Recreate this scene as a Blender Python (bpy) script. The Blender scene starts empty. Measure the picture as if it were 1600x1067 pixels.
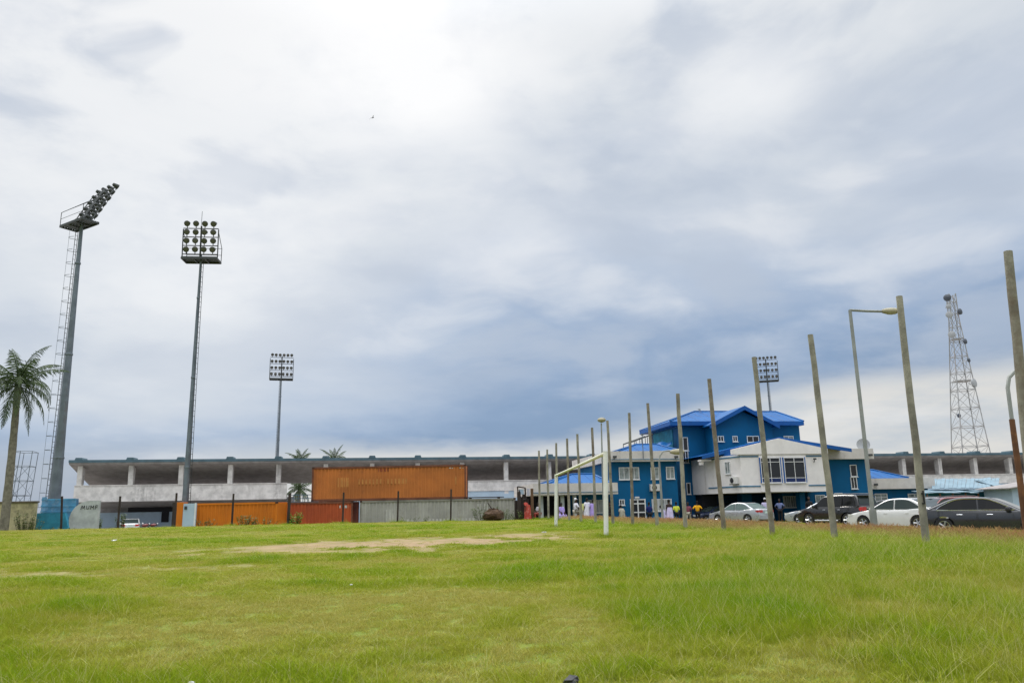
import bpy, bmesh, math, random
import numpy as np
from mathutils import Vector, Matrix

# ------------------------------------------------------------------ scene, camera, sky, sun
sc = bpy.context.scene
COL = sc.collection
R_ = math.radians
F_PX, CAM_Z = 1200.0, 0.85
PITCH, ROLL = math.atan(262 / 1200), R_(1.1)
_fw = np.array([0, math.cos(PITCH), math.sin(PITCH)])
_u0 = np.array([0, -math.sin(PITCH), math.cos(PITCH)])
_r0 = np.array([1.0, 0, 0])
_rt = _r0 * math.cos(ROLL) - _u0 * math.sin(ROLL)
_up = _u0 * math.cos(ROLL) + _r0 * math.sin(ROLL)
cam_d = bpy.data.cameras.new('camera')
cam = bpy.data.objects.new('camera', cam_d)
COL.objects.link(cam)
cam_d.lens, cam_d.sensor_width, cam_d.sensor_fit = 27.0, 36.0, 'HORIZONTAL'
cam_d.clip_start, cam_d.clip_end = 0.05, 6000
cam.matrix_world = Matrix(((_rt[0], _up[0], -_fw[0], 0), (_rt[1], _up[1], -_fw[1], 0), (_rt[2], _up[2], -_fw[2], CAM_Z), (0, 0, 0, 1)))
sc.camera = cam

sc.view_settings.view_transform = 'Standard'
sc.view_settings.look = 'None'
sc.view_settings.gamma = 1.0
sc.view_settings.exposure = 0.0
sc.view_settings.use_curve_mapping = False
SUN_AZ, SUN_EL = R_(-30), R_(48)          # azimuth from the view axis (+Y), to the left
sun_d = bpy.data.lights.new('sun', 'SUN')
sun_d.energy, sun_d.angle, sun_d.color = 1.5, R_(14), (1.0, 0.95, 0.86)
sun = bpy.data.objects.new('sun', sun_d)
COL.objects.link(sun)
_sd = Vector((math.sin(SUN_AZ) * math.cos(SUN_EL), math.cos(SUN_AZ) * math.cos(SUN_EL), math.sin(SUN_EL)))
sun.rotation_euler = _sd.to_track_quat('Z', 'Y').to_euler()
sun.location = (0, 0, 60)


def lin(r, g, b):
    f = lambda c: (c / 255 / 12.92) if c / 255 <= 0.04045 else ((c / 255 + 0.055) / 1.055) ** 2.4
    return (f(r), f(g), f(b))


class S:
    """a node socket with arithmetic"""
    def __init__(s, nt, k): s.nt, s.k = nt, k
    def _m(s, op, *a, clamp=False):
        n = s.nt.nodes.new('ShaderNodeMath'); n.operation = op; n.use_clamp = clamp
        for i, x in enumerate((s,) + a):
            if isinstance(x, S): s.nt.links.new(x.k, n.inputs[i])
            else: n.inputs[i].default_value = x
        return S(s.nt, n.outputs[0])
    def __add__(s, o): return s._m('ADD', o)
    def __sub__(s, o): return s._m('SUBTRACT', o)
    def __mul__(s, o): return s._m('MULTIPLY', o)
    def __truediv__(s, o): return s._m('DIVIDE', o)
    __radd__ = __add__
    __rmul__ = __mul__
    def step(s, a, b, lo=0.0, hi=1.0):
        n = s.nt.nodes.new('ShaderNodeMapRange'); n.interpolation_type = 'SMOOTHSTEP'
        s.nt.links.new(s.k, n.inputs[0])
        for i, x in ((1, a), (2, b), (3, lo), (4, hi)):
            if isinstance(x, S): s.nt.links.new(x.k, n.inputs[i])
            else: n.inputs[i].default_value = x
        return S(s.nt, n.outputs[0])


def put(nt, sock, x):
    if isinstance(x, S): nt.links.new(x.k, sock)
    elif isinstance(x, (tuple, list)) and sock.type == 'RGBA': sock.default_value = (*x[:3], 1)
    else: sock.default_value = x


def mixc(nt, f, a, b, mode='MIX'):
    n = nt.nodes.new('ShaderNodeMix'); n.data_type = 'RGBA'; n.blend_type = mode
    put(nt, n.inputs[0], f); put(nt, n.inputs[6], a); put(nt, n.inputs[7], b)
    return S(nt, n.outputs[2])


def noise(nt, vec, scale, detail=4, rough=0.55, dims=None):
    n = nt.nodes.new('ShaderNodeTexNoise')
    if vec is not None: nt.links.new(vec.k, n.inputs['Vector'])
    n.inputs['Scale'].default_value = scale; n.inputs['Detail'].default_value = detail; n.inputs['Roughness'].default_value = rough
    return S(nt, n.outputs[0])


def comb(nt, x, y, z):
    n = nt.nodes.new('ShaderNodeCombineXYZ')
    for i, v in enumerate((x, y, z)): put(nt, n.inputs[i], v)
    return S(nt, n.outputs[0])


def build_world():
    w = bpy.data.worlds.new('World'); sc.world = w; w.use_nodes = True
    nt = w.node_tree; nt.nodes.clear()
    tc = nt.nodes.new('ShaderNodeTexCoord')
    sp = nt.nodes.new('ShaderNodeSeparateXYZ'); nt.links.new(tc.outputs['Generated'], sp.inputs[0])
    x, y, z = (S(nt, sp.outputs[i]) for i in range(3))
    el = z._m('ARCSINE') * 57.2958
    az = x._m('ARCTAN2', y) * 57.2958
    zz = z._m('MAXIMUM', 0.0) + 0.16
    P = comb(nt, x / zz, y / zz, 0.0)                       # cloud layer seen in perspective
    n1 = noise(nt, P, 0.9, 7, 0.55)
    n2 = noise(nt, P, 2.6, 6, 0.6)
    Q = comb(nt, az * 0.05, el * 0.14, 3.3)
    q1 = noise(nt, Q, 1.0, 5, 0.55)
    q2 = noise(nt, comb(nt, az * 0.11, el * 0.42, 7.7), 1.0, 6, 0.6)
    elw = el + (q1 - 0.5) * 13.0 + (n2 - 0.5) * 7.0 + az.step(2, -26, 0, 14.0) * el.step(1.0, 8.0) + az.step(20, 34, 0, -2)
    ramp = nt.nodes.new('ShaderNodeValToRGB'); cr = ramp.color_ramp; cr.interpolation = 'B_SPLINE'
    stops = [(0, (124, 150, 183)), (7, (130, 156, 189)), (11, (146, 169, 200)), (15, (178, 194, 216)), (20, (200, 209, 222)), (26, (212, 219, 227)), (34, (228, 232, 236)), (45, (246, 247, 248))]
    while len(cr.elements) < len(stops): cr.elements.new(0.5)
    for e, (p, c) in zip(cr.elements, stops):
        e.position = p / 45; e.color = (*lin(*c), 1)
    nt.links.new((elw / 45.0).k, ramp.inputs[0])
    c = S(nt, ramp.outputs[0])
    # the pale opening under the cloud bank along the horizon
    b = az.step(0, 26, 4.7, 8.6) + (q2 - 0.5) * 3.2
    s = (el - b).step(1.0, -1.1) * az.step(-30, -8, 0.35, 1.0)
    strip = mixc(nt, q2.step(0.35, 0.7), lin(230, 227, 221), lin(200, 207, 214))
    c = mixc(nt, s * 0.92, c, strip)
    # soft lighter rags in the bank, brighter thin spots above
    c = mixc(nt, n1.step(0.52, 0.74) * 0.40, c, lin(238, 240, 243))
    c = mixc(nt, n2.step(0.54, 0.34) * 0.5 * el.step(8, 18), c, lin(199, 208, 222))
    wv = noise(nt, comb(nt, az * 0.03, el * 0.05, 1.7), 1.0, 3) * 1.6
    n4 = noise(nt, comb(nt, az * 0.075 + wv, el * 0.17 + wv, 5.1), 1.0, 6, 0.50)
    c = mixc(nt, n4.step(0.48, 0.68) * 0.45 * el.step(6, 14), c, lin(244, 245, 246))
    c = mixc(nt, n4.step(0.51, 0.36) * 0.62 * el.step(5, 12), c, lin(186, 197, 213))
    def blob(a0, e0, sa, se):
        da = (az - a0) / sa; de = (el - e0) / se
        return ((da * da + de * de) * -1.0)._m('EXPONENT')
    g = blob(-8, 32, 10, 6.0) * 1.3 + blob(19, 29, 6, 3.5) * 0.6 + blob(-22, 18, 9, 7) * 0.5 + blob(-1, 20, 7, 3) * 0.3
    g = g * n2.step(0.25, 0.6, 0.65, 1.0)
    c = mixc(nt, g._m('MINIMUM', 1.0), c, (1.02, 1.02, 1.02))
    gain = el.step(33, 62, 1.0, ZENITH) * y.step(0.15, -0.35, 1.0, BACK)
    gc = comb(nt, gain, gain, gain)
    c = mixc(nt, 1.0, c, gc, 'MULTIPLY')
    c = mixc(nt, el.step(0.0, -1.5), c, (0.16, 0.17, 0.13))
    sky = nt.nodes.new('ShaderNodeTexSky'); sky.sky_type = 'NISHITA'; sky.sun_disc = False
    sky.sun_elevation = SUN_EL; sky.sun_rotation = SUN_AZ
    c10 = mixc(nt, 1.0, c, (10, 10, 10), 'MULTIPLY')
    fin = mixc(nt, 0.94, S(nt, sky.outputs[0]), c10)
    bg = nt.nodes.new('ShaderNodeBackground'); bg.inputs[1].default_value = 0.1
    nt.links.new(fin.k, bg.inputs[0])
    out = nt.nodes.new('ShaderNodeOutputWorld'); nt.links.new(bg.outputs[0], out.inputs[0])
    w.cycles.sampling_method = 'MANUAL'; w.cycles.sample_map_resolution = 1024


ZENITH, BACK = 4.2, 1.2
build_world()
sc.cycles.use_denoising = True
sc.cycles.denoiser = 'OPENIMAGEDENOISE'
sc.cycles.denoising_input_passes = 'RGB_ALBEDO_NORMAL'
sc.cycles.denoising_prefilter = 'NONE'
sc.cycles.use_adaptive_sampling = False
sc.cycles.max_bounces = 6
sc.cycles.transparent_max_bounces = 8

# ------------------------------------------------------------------ placing helpers
rng = random.Random(7)
TH = R_(9.5)                                              # the stadium and the blue building share this direction
CT, ST = math.cos(TH), math.sin(TH)


def ray(px, py): return _fw + _rt * (px - 800) / F_PX - _up * (py - 533.5) / F_PX


def at(px, py, Y):
    d = ray(px, py); p = np.array([0, 0, CAM_Z]) + d * (Y / d[1])
    return Vector(p)


def pv(px, py, v):
    """where the sight line through a photo point meets the plane v: (u, z)"""
    d = ray(px, py); dv = -ST * d[0] + CT * d[1]; t = v / dv
    return t * (CT * d[0] + ST * d[1]), CAM_Z + t * d[2]


def uvw(u, v, z=0.0): return Vector((u * CT - v * ST, u * ST + v * CT, z))


def sstep(a, b, x):
    t = np.clip((np.asarray(x, float) - a) / (b - a), 0, 1); return t * t * (3 - 2 * t)


_lat = np.random.RandomState(11).rand(256, 256)


def vnoise(x, y):
    x = np.asarray(x, float); y = np.asarray(y, float)
    xi = np.floor(x).astype(int); yi = np.floor(y).astype(int); fx = x - xi; fy = y - yi
    fx = fx * fx * (3 - 2 * fx); fy = fy * fy * (3 - 2 * fy)
    g = lambda a, b: _lat[a % 256, b % 256]
    return (g(xi, yi) * (1 - fx) + g(xi + 1, yi) * fx) * (1 - fy) + (g(xi, yi + 1) * (1 - fx) + g(xi + 1, yi + 1) * fx) * fy


def fbm(x, y, o=4):
    s, a, t = 0, 0.5, 0
    for k in range(o):
        s = s + a * vnoise(np.asarray(x) * 2 ** k + 17.3 * k, np.asarray(y) * 2 ** k + 5.1 * k); t += a; a *= 0.5
    return s / t


def edge_x(y): return np.interp(y, [0, 12, 30, 55, 58], [11.0, 9.3, 6.3, 2.4, 1.8])


def ground_h(x, y):
    """field level with the car park lying lower on the right and a dip behind the far fence"""
    x = np.asarray(x, float); y = np.asarray(y, float)
    h = 0.05 * (fbm(x * 0.12, y * 0.12, 3) - 0.5) * 2 + 0.10 * sstep(30, 54, y)
    n = -x * ST + y * CT
    right = sstep(0.6, 9.0, x - edge_x(y)) * sstep(6, 12, y)
    h = h * (1 - right) + right * (-0.48)
    far = sstep(56.5, 60.5, n)
    tgt = np.where(x < 0, -0.85, -0.6)
    return h * (1 - far) + far * tgt


def gh(x, y): return float(ground_h(x, y))


# ------------------------------------------------------------------ object helpers
class MB:
    def __init__(s): s.v, s.f, s.m = [], [], []
    def add(s, vs, fs, mi=0):
        o = len(s.v); s.v += [tuple(p) for p in vs]; s.f += [tuple(i + o for i in f) for f in fs]; s.m += [mi] * len(fs); return s
    def box(s, x0, x1, y0, y1, z0, z1, mi=0):
        return s.add([(x, y, z) for z in (z0, z1) for y in (y0, y1) for x in (x0, x1)],
                     [(0, 2, 3, 1), (4, 5, 7, 6), (0, 1, 5, 4), (2, 6, 7, 3), (0, 4, 6, 2), (1, 3, 7, 5)], mi)
    def tube(s, p0, p1, r0, r1=None, n=8, cap=True, mi=0):
        r1 = r0 if r1 is None else r1
        p0, p1 = Vector(p0), Vector(p1); d = (p1 - p0)
        if d.length < 1e-6: return s
        d.normalize(); a = d.orthogonal().normalized(); b = d.cross(a)
        vs = []
        for p, r in ((p0, r0), (p1, r1)):
            for k in range(n):
                t = 2 * math.pi * (k + 0.5) / n; vs.append(p + (a * math.cos(t) + b * math.sin(t)) * r)
        fs = [(k, (k + 1) % n, n + (k + 1) % n, n + k) for k in range(n)]
        if cap: fs += [tuple(range(n - 1, -1, -1)), tuple(range(n, 2 * n))]
        return s.add(vs, fs, mi)
    def path(s, pts, rs, n=8, mi=0):
        pts = [Vector(p) for p in pts]
        if not isinstance(rs, (list, tuple)): rs = [rs] * len(pts)
        vs, fs = [], []; a = None
        for i, p in enumerate(pts):
            d = (pts[min(i + 1, len(pts) - 1)] - pts[max(i - 1, 0)]).normalized()
            a = d.orthogonal().normalized() if a is None else (a - d * a.dot(d)).normalized()
            b = d.cross(a)
            for k in range(n):
                t = 2 * math.pi * k / n; vs.append(p + (a * math.cos(t) + b * math.sin(t)) * rs[i])
        for i in range(len(pts) - 1):
            for k in range(n): fs.append((i * n + k, i * n + (k + 1) % n, (i + 1) * n + (k + 1) % n, (i + 1) * n + k))
        fs += [tuple(range(n - 1, -1, -1)), tuple(range((len(pts) - 1) * n, len(pts) * n))]
        return s.add(vs, fs, mi)
    def prism(s, poly, d0, d1, axis='y', mi=0):
        """poly in the two other axes, extruded along axis from d0 to d1"""
        def P(a, b, d): return {'x': (d, a, b), 'y': (a, d, b), 'z': (a, b, d)}[axis]
        n = len(poly)
        vs = [P(a, b, d0) for a, b in poly] + [P(a, b, d1) for a, b in poly]
        fs = [(k, (k + 1) % n, n + (k + 1) % n, n + k) for k in range(n)] + [tuple(range(n - 1, -1, -1)), tuple(range(n, 2 * n))]
        return s.add(vs, fs, mi)
    def lathe(s, prof, c=(0, 0, 0), axis=(0, 0, 1), n=14, mi=0):
        """prof: (radius, height) pairs"""
        c = Vector(c); d = Vector(axis).normalized(); a = d.orthogonal().normalized(); b = d.cross(a)
        vs, fs = [], []
        for r, h in prof:
            for k in range(n):
                t = 2 * math.pi * k / n; vs.append(c + d * h + (a * math.cos(t) + b * math.sin(t)) * max(r, 1e-4))
        for i in range(len(prof) - 1):
            for k in range(n): fs.append((i * n + k, i * n + (k + 1) % n, (i + 1) * n + (k + 1) % n, (i + 1) * n + k))
        fs += [tuple(range(n - 1, -1, -1)), tuple(range((len(prof) - 1) * n, len(prof) * n))]
        return s.add(vs, fs, mi)
    def build(s, name, mat, parent=None, smooth=False, bevel=0.0, fix=True, loc=None):
        me = bpy.data.meshes.new(name); me.from_pydata(s.v, [], s.f)
        mats = mat if isinstance(mat, (list, tuple)) else [mat]
        for m in mats: me.materials.append(m)
        if len(mats) > 1: me.polygons.foreach_set('material_index', s.m)
        if fix and len(s.f) < 60000:
            bm = bmesh.new(); bm.from_mesh(me); bmesh.ops.recalc_face_normals(bm, faces=bm.faces); bm.to_mesh(me); bm.free()
        if smooth:
            me.polygons.foreach_set('use_smooth', [True] * len(me.polygons))
            me.set_sharp_from_angle(angle=R_(40))
        me.update()
        o = bpy.data.objects.new(name, me); COL.objects.link(o)
        if parent: o.parent = parent
        if loc is not None: o.location = loc
        if bevel:
            b = o.modifiers.new('bevel', 'BEVEL'); b.width = bevel; b.segments = 2; b.limit_method = 'ANGLE'; b.angle_limit = R_(35)
        return o


def tag(o, label=None, cat=None, group=None, kind=None):
    if label: o['label'] = label
    if cat: o['category'] = cat
    if group: o['group'] = group
    if kind: o['kind'] = kind
    return o


def empty(name, loc, rz=0.0, label=None, cat=None, group=None):
    o = bpy.data.objects.new(name, None); COL.objects.link(o); o.location = loc; o.rotation_euler = (0, 0, rz)
    o.empty_display_size = 0.3
    return tag(o, label, cat, group)


def kids(o): return [c for c in bpy.data.objects if c.parent == o]


def copy_tree(o, parent=None):
    c = o.copy(); COL.objects.link(c)
    if parent: c.parent = parent
    for ch in kids(o): copy_tree(ch, c)
    return c


# ------------------------------------------------------------------ materials
_mats = {}


def mat(name, col, rough=0.75, metal=0.0, var=0.18, scale=1.5, dirt=None, dirt_amt=0.5, dirt_scale=1.2, streak=False, spec=0.3, bump=0.0, coat=0.0, low=None):
    if name in _mats: return _mats[name]
    m = bpy.data.materials.new(name); _mats[name] = m; m.use_nodes = True
    nt = m.node_tree; bs = nt.nodes['Principled BSDF']
    g = nt.nodes.new('ShaderNodeNewGeometry'); P = S(nt, g.outputs['Position'])
    n = noise(nt, P, scale, 5, 0.6)
    lo = tuple(c * (1 - var) for c in col); hi = tuple(min(1, c * (1 + var)) for c in col)
    c = mixc(nt, n.step(0.3, 0.7), lo, hi)
    if dirt:
        mp = nt.nodes.new('ShaderNodeMapping'); nt.links.new(g.outputs['Position'], mp.inputs[0])
        mp.inputs['Scale'].default_value = (1, 1, 0.12) if streak else (1, 1, 1)
        d = noise(nt, S(nt, mp.outputs[0]), dirt_scale, 7, 0.65)
        d2 = noise(nt, P, dirt_scale * 5, 5, 0.7)
        f = (d * 0.7 + d2 * 0.3).step(0.62 - 0.22 * dirt_amt, 0.72)
        c = mixc(nt, f * min(1, 0.45 + 0.5 * dirt_amt), c, dirt)
    nt.links.new(c.k, bs.inputs['Base Color'])
    r = n.step(0.2, 0.8, max(0.02, rough - 0.08), min(1, rough + 0.08))
    nt.links.new(r.k, bs.inputs['Roughness'])
    bs.inputs['Metallic'].default_value = metal
    bs.inputs['Specular IOR Level'].default_value = spec
    bs.inputs['Coat Weight'].default_value = coat
    if bump:
        bn = nt.nodes.new('ShaderNodeBump'); bn.inputs['Strength'].default_value = bump; bn.inputs['Distance'].default_value = 0.02
        nn = noise(nt, P, 18, 6, 0.65); nt.links.new(nn.k, bn.inputs['Height']); nt.links.new(bn.outputs[0], bs.inputs['Normal'])
    return m


RUST = (0.10, 0.045, 0.02)
M = dict(
    conc=mat('dirty_white_concrete', (0.56, 0.54, 0.52), 0.9, dirt=(0.16, 0.15, 0.145), dirt_amt=0.45, dirt_scale=0.9, streak=True, bump=0.25),
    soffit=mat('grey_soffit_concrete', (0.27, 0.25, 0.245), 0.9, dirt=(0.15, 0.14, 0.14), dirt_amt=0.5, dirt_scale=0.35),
    teal=mat('weathered_teal_paint', (0.07, 0.12, 0.15), 0.8, dirt=(0.10, 0.12, 0.12), dirt_amt=0.4),
    white=mat('white_wall_paint', (0.68, 0.65, 0.635), 0.85, var=0.05, dirt=(0.36, 0.32, 0.28), dirt_amt=0.42, dirt_scale=0.9, streak=True, bump=0.1),
    parapet=mat('grey_white_parapet_paint', (0.50, 0.47, 0.44), 0.85, var=0.08, dirt=(0.25, 0.21, 0.18), dirt_amt=0.45, dirt_scale=0.9, streak=True, bump=0.1),
    blue=mat('blue_wall_paint', (0.002, 0.088, 0.21), 0.6, var=0.10, scale=0.5, dirt=(0.015, 0.055, 0.10), dirt_amt=0.45, dirt_scale=0.8, streak=True, spec=0.15),
    bluetrim=mat('blue_trim_paint', (0.001, 0.070, 0.27), 0.5, var=0.08),
    line=mat('blue_grey_line_paint', (0.06, 0.16, 0.26), 0.7),
    frame=mat('pale_window_frame', (0.62, 0.62, 0.62), 0.5, var=0.05),
    dark=mat('dark_paint_and_recess_shade', (0.015, 0.016, 0.020), 0.8),  # near black for beam and door; also holds the shade of deep recesses
    galv=mat('galvanised_steel', (0.13, 0.152, 0.178), 0.5, 0.35, dirt=(0.13, 0.11, 0.10), dirt_amt=0.3, dirt_scale=0.8, streak=True),
    darkmetal=mat('dark_floodlight_metal', (0.055, 0.06, 0.06), 0.55, 0.3),
    lampface=mat('dull_floodlight_glass', (0.07, 0.068, 0.064), 0.25, spec=0.5),
    tower=mat('grey_lattice_steel', (0.30, 0.30, 0.30), 0.6, 0.2, dirt=(0.30, 0.20, 0.16), dirt_amt=0.5, dirt_scale=0.3),
    pole=mat('weathered_pole_wood', (0.22, 0.205, 0.165), 0.9, var=0.35, scale=2.2, dirt=(0.11, 0.065, 0.038), dirt_amt=0.75, dirt_scale=1.3, streak=True, bump=0.6),
    goalw=mat('chipped_white_goal_paint', (0.66, 0.66, 0.62), 0.6, var=0.06, dirt=(0.32, 0.33, 0.22), dirt_amt=0.35, dirt_scale=2.5),
    goalbar=mat('aged_cream_bar_paint', (0.60, 0.60, 0.48), 0.7, var=0.15, scale=4, dirt=(0.25, 0.24, 0.12), dirt_amt=0.55, dirt_scale=4),
    lamp_pole=mat('grey_lamp_pole_paint', (0.24, 0.25, 0.24), 0.6, 0.2, dirt=RUST, dirt_amt=0.25, dirt_scale=1.5),
    rustpole=mat('rusty_lamp_pole', (0.12, 0.055, 0.025), 0.85, var=0.35, dirt=(0.28, 0.13, 0.03), dirt_amt=0.5, dirt_scale=3),
    lamphead=mat('yellowed_lamp_head', (0.32, 0.29, 0.20), 0.5),
    post=mat('dark_fence_post_wood', (0.035, 0.026, 0.022), 0.9, var=0.3),
    rub=mat('tyre_rubber', (0.02, 0.02, 0.02), 0.8),
    rim=mat('alloy_rim', (0.45, 0.46, 0.47), 0.3, 0.9, var=0.05),
    chrome=mat('chrome_trim', (0.75, 0.75, 0.76), 0.12, 1.0, var=0.02),
    blackplastic=mat('black_plastic', (0.02, 0.02, 0.022), 0.45, spec=0.5),
    redlens=mat('red_lens', (0.42, 0.02, 0.02), 0.15, spec=0.6),
    clearlens=mat('headlight_lens', (0.55, 0.56, 0.54), 0.1, spec=0.7),
    plate=mat('pale_green_plate', (0.55, 0.66, 0.62), 0.5, dirt=(0.03, 0.12, 0.08), dirt_amt=0.8, dirt_scale=14),
    ywall=mat('mouldy_cream_wall', (0.42, 0.37, 0.22), 0.9, var=0.1, dirt=(0.06, 0.06, 0.04), dirt_amt=0.75, dirt_scale=0.9, bump=0.3),
    grayplaster=mat('grey_plaster', (0.38, 0.40, 0.40), 0.9, dirt=(0.15, 0.17, 0.13), dirt_amt=0.4, dirt_scale=0.8),
    bluegreen=mat('faded_blue_wall_paint', (0.03, 0.20, 0.30), 0.85, var=0.25, dirt=(0.02, 0.09, 0.11), dirt_amt=0.5, dirt_scale=0.9),
    paleblue=mat('pale_blue_wall_paint', (0.36, 0.46, 0.55), 0.85, var=0.06, dirt=(0.3, 0.33, 0.35), dirt_amt=0.3),
    metalroof=mat('faded_sheet_roof', (0.17, 0.25, 0.30), 0.6, 0.1, var=0.15, scale=0.8, dirt=(0.27, 0.32, 0.35), dirt_amt=0.5, dirt_scale=0.6),
    ac=mat('air_conditioner_casing', (0.55, 0.54, 0.52), 0.6, var=0.05, dirt=(0.25, 0.24, 0.22), dirt_amt=0.3),
    dish=mat('antenna_dish_paint', (0.30, 0.31, 0.32), 0.6, var=0.08),
    dishdark=mat('dark_antenna_dish_paint', (0.07, 0.08, 0.10), 0.6),
    trunk=mat('palm_trunk_bark', (0.16, 0.145, 0.115), 0.95, var=0.3, scale=5, dirt=(0.07, 0.065, 0.05), dirt_amt=0.5, dirt_scale=2, bump=0.8),
    litter=mat('white_plastic_litter', (0.55, 0.55, 0.56), 0.5, var=0.05),
    wood=mat('old_brown_wood', (0.12, 0.07, 0.04), 0.9, var=0.3),
    earth=mat('brown_root_soil', (0.06, 0.035, 0.02), 1.0, var=0.5, scale=6, bump=1.0),
    blackpaint=mat('black_marking_paint', (0.02, 0.02, 0.02), 0.8),
    skin=mat('dark_brown_skin', (0.045, 0.022, 0.013), 0.5, var=0.1),
    hair=mat('black_hair', (0.008, 0.007, 0.007), 0.8),
)


def glass(name, col, rough=0.06):
    m = bpy.data.materials.new(name); m.use_nodes = True; b = m.node_tree.nodes['Principled BSDF']
    b.inputs['Base Color'].default_value = (*col, 1); b.inputs['Roughness'].default_value = rough
    b.inputs['Specular IOR Level'].default_value = 0.3
    return m


G = dict(dark=glass('dark_window_glass', (0.018, 0.02, 0.025), 0.12), blue=glass('blue_tinted_glass', (0.006, 0.02, 0.09), 0.1),
         curtain=mat('curtained_window_glass', (0.22, 0.25, 0.25), 0.3, var=0.4, scale=2.2, dirt=(0.03, 0.03, 0.03), dirt_amt=0.7, dirt_scale=4, streak=True, spec=0.5),
         car=glass('tinted_car_glass', (0.03, 0.042, 0.04), 0.04), carpale=glass('pale_car_glass', (0.10, 0.14, 0.135), 0.04), cardark=glass('black_car_glass', (0.008, 0.009, 0.01), 0.04))


def roof_mat():
    m = bpy.data.materials.new('bright_blue_sheet_roof'); m.use_nodes = True; nt = m.node_tree; b = nt.nodes['Principled BSDF']
    g = nt.nodes.new('ShaderNodeNewGeometry'); P = S(nt, g.outputs['Position'])
    n = noise(nt, P, 0.6, 4)
    c = mixc(nt, n.step(0.3, 0.7), (0.001, 0.072, 0.235), (0.002, 0.094, 0.29))
    nt.links.new(c.k, b.inputs['Base Color']); b.inputs['Roughness'].default_value = 0.5; b.inputs['Specular IOR Level'].default_value = 0.2
    return m


M['roof'] = roof_mat()


def paint(name, col, metal=0.0, rough=0.22):
    return mat(name, col, rough, metal, var=0.04, spec=0.5, coat=0.7)

# ------------------------------------------------------------------ ground
PATCHES = [  # bare sandy patches: centre x, y, half sizes, turn, strength
    (-2.7, 21.8, 3.4, 4.6, -0.15, 1.0), (-0.1, 25.2, 1.9, 2.6, 0.0, 0.85), (-5.6, 19.6, 2.2, 2.2, 0.1, 0.75), (-8.6, 12.6, 2.8, 2.0, 0.1, 0.5), (-6.0, 13.4, 1.6, 1.0, 0.0, 0.4),
    (1.5, 28.5, 1.2, 1.2, 0.0, 0.35)]


def bare(x, y):
    x = np.asarray(x, float); y = np.asarray(y, float)
    w = np.zeros(x.shape)
    nz = fbm(x * 1.1 + 40, y * 1.1, 5) - 0.5
    for cx, cy, a, b, t, k in PATCHES:
        c, s = math.cos(t), math.sin(t)
        dx, dy = (x - cx) * c + (y - cy) * s, -(x - cx) * s + (y - cy) * c
        d = np.sqrt((dx / a) ** 2 + (dy / b) ** 2) + nz * 2.2
        w = np.maximum(w, k * (1 - sstep(0.5, 1.25, d)))
    return w


def ground_material():
    m = bpy.data.materials.new('turf_soil'); m.use_nodes = True; nt = m.node_tree; b = nt.nodes['Principled BSDF']
    g = nt.nodes.new('ShaderNodeNewGeometry'); P = S(nt, g.outputs['Position'])
    a = nt.nodes.new('ShaderNodeAttribute'); a.attribute_name = 'bare'; w = S(nt, a.outputs['Fac'])
    a2 = nt.nodes.new('ShaderNodeAttribute'); a2.attribute_name = 'lot'; lot = S(nt, a2.outputs['Fac'])
    a3 = nt.nodes.new('ShaderNodeAttribute'); a3.attribute_name = 'paved'; paved = S(nt, a3.outputs['Fac'])
    n = noise(nt, P, 1.3, 6); n2 = noise(nt, P, 14, 6, 0.7)
    grass = mixc(nt, n.step(0.3, 0.7), (0.18, 0.20, 0.038), (0.13, 0.185, 0.022))
    n3 = noise(nt, P, 55, 4, 0.7)
    grass = mixc(nt, n2.step(0.48, 0.70) * 0.75, grass, (0.10, 0.085, 0.04)); grass = mixc(nt, n3.step(0.52, 0.70) * 0.6, grass, (0.26, 0.235, 0.11))
    sand = mixc(nt, n.step(0.3, 0.7), (0.31, 0.225, 0.13), (0.24, 0.175, 0.10))
    sand = mixc(nt, n2.step(0.5, 0.8) * 0.5, sand, (0.22, 0.17, 0.09))
    earth = mixc(nt, n.step(0.35, 0.65), (0.17, 0.13, 0.085), (0.13, 0.13, 0.05))
    c = mixc(nt, w, grass, sand); c = mixc(nt, lot, c, earth); c = mixc(nt, paved, c, mixc(nt, n2.step(0.3, 0.7), (0.34, 0.32, 0.29), (0.27, 0.255, 0.235)))
    nt.links.new(c.k, b.inputs['Base Color']); b.inputs['Roughness'].default_value = 0.95; b.inputs['Specular IOR Level'].default_value = 0.1
    bn = nt.nodes.new('ShaderNodeBump'); bn.inputs['Strength'].default_value = 0.7; bn.inputs['Distance'].default_value = 0.03
    nt.links.new(n2.k, bn.inputs['Height']); nt.links.new(bn.outputs[0], b.inputs['Normal'])
    return m


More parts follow.
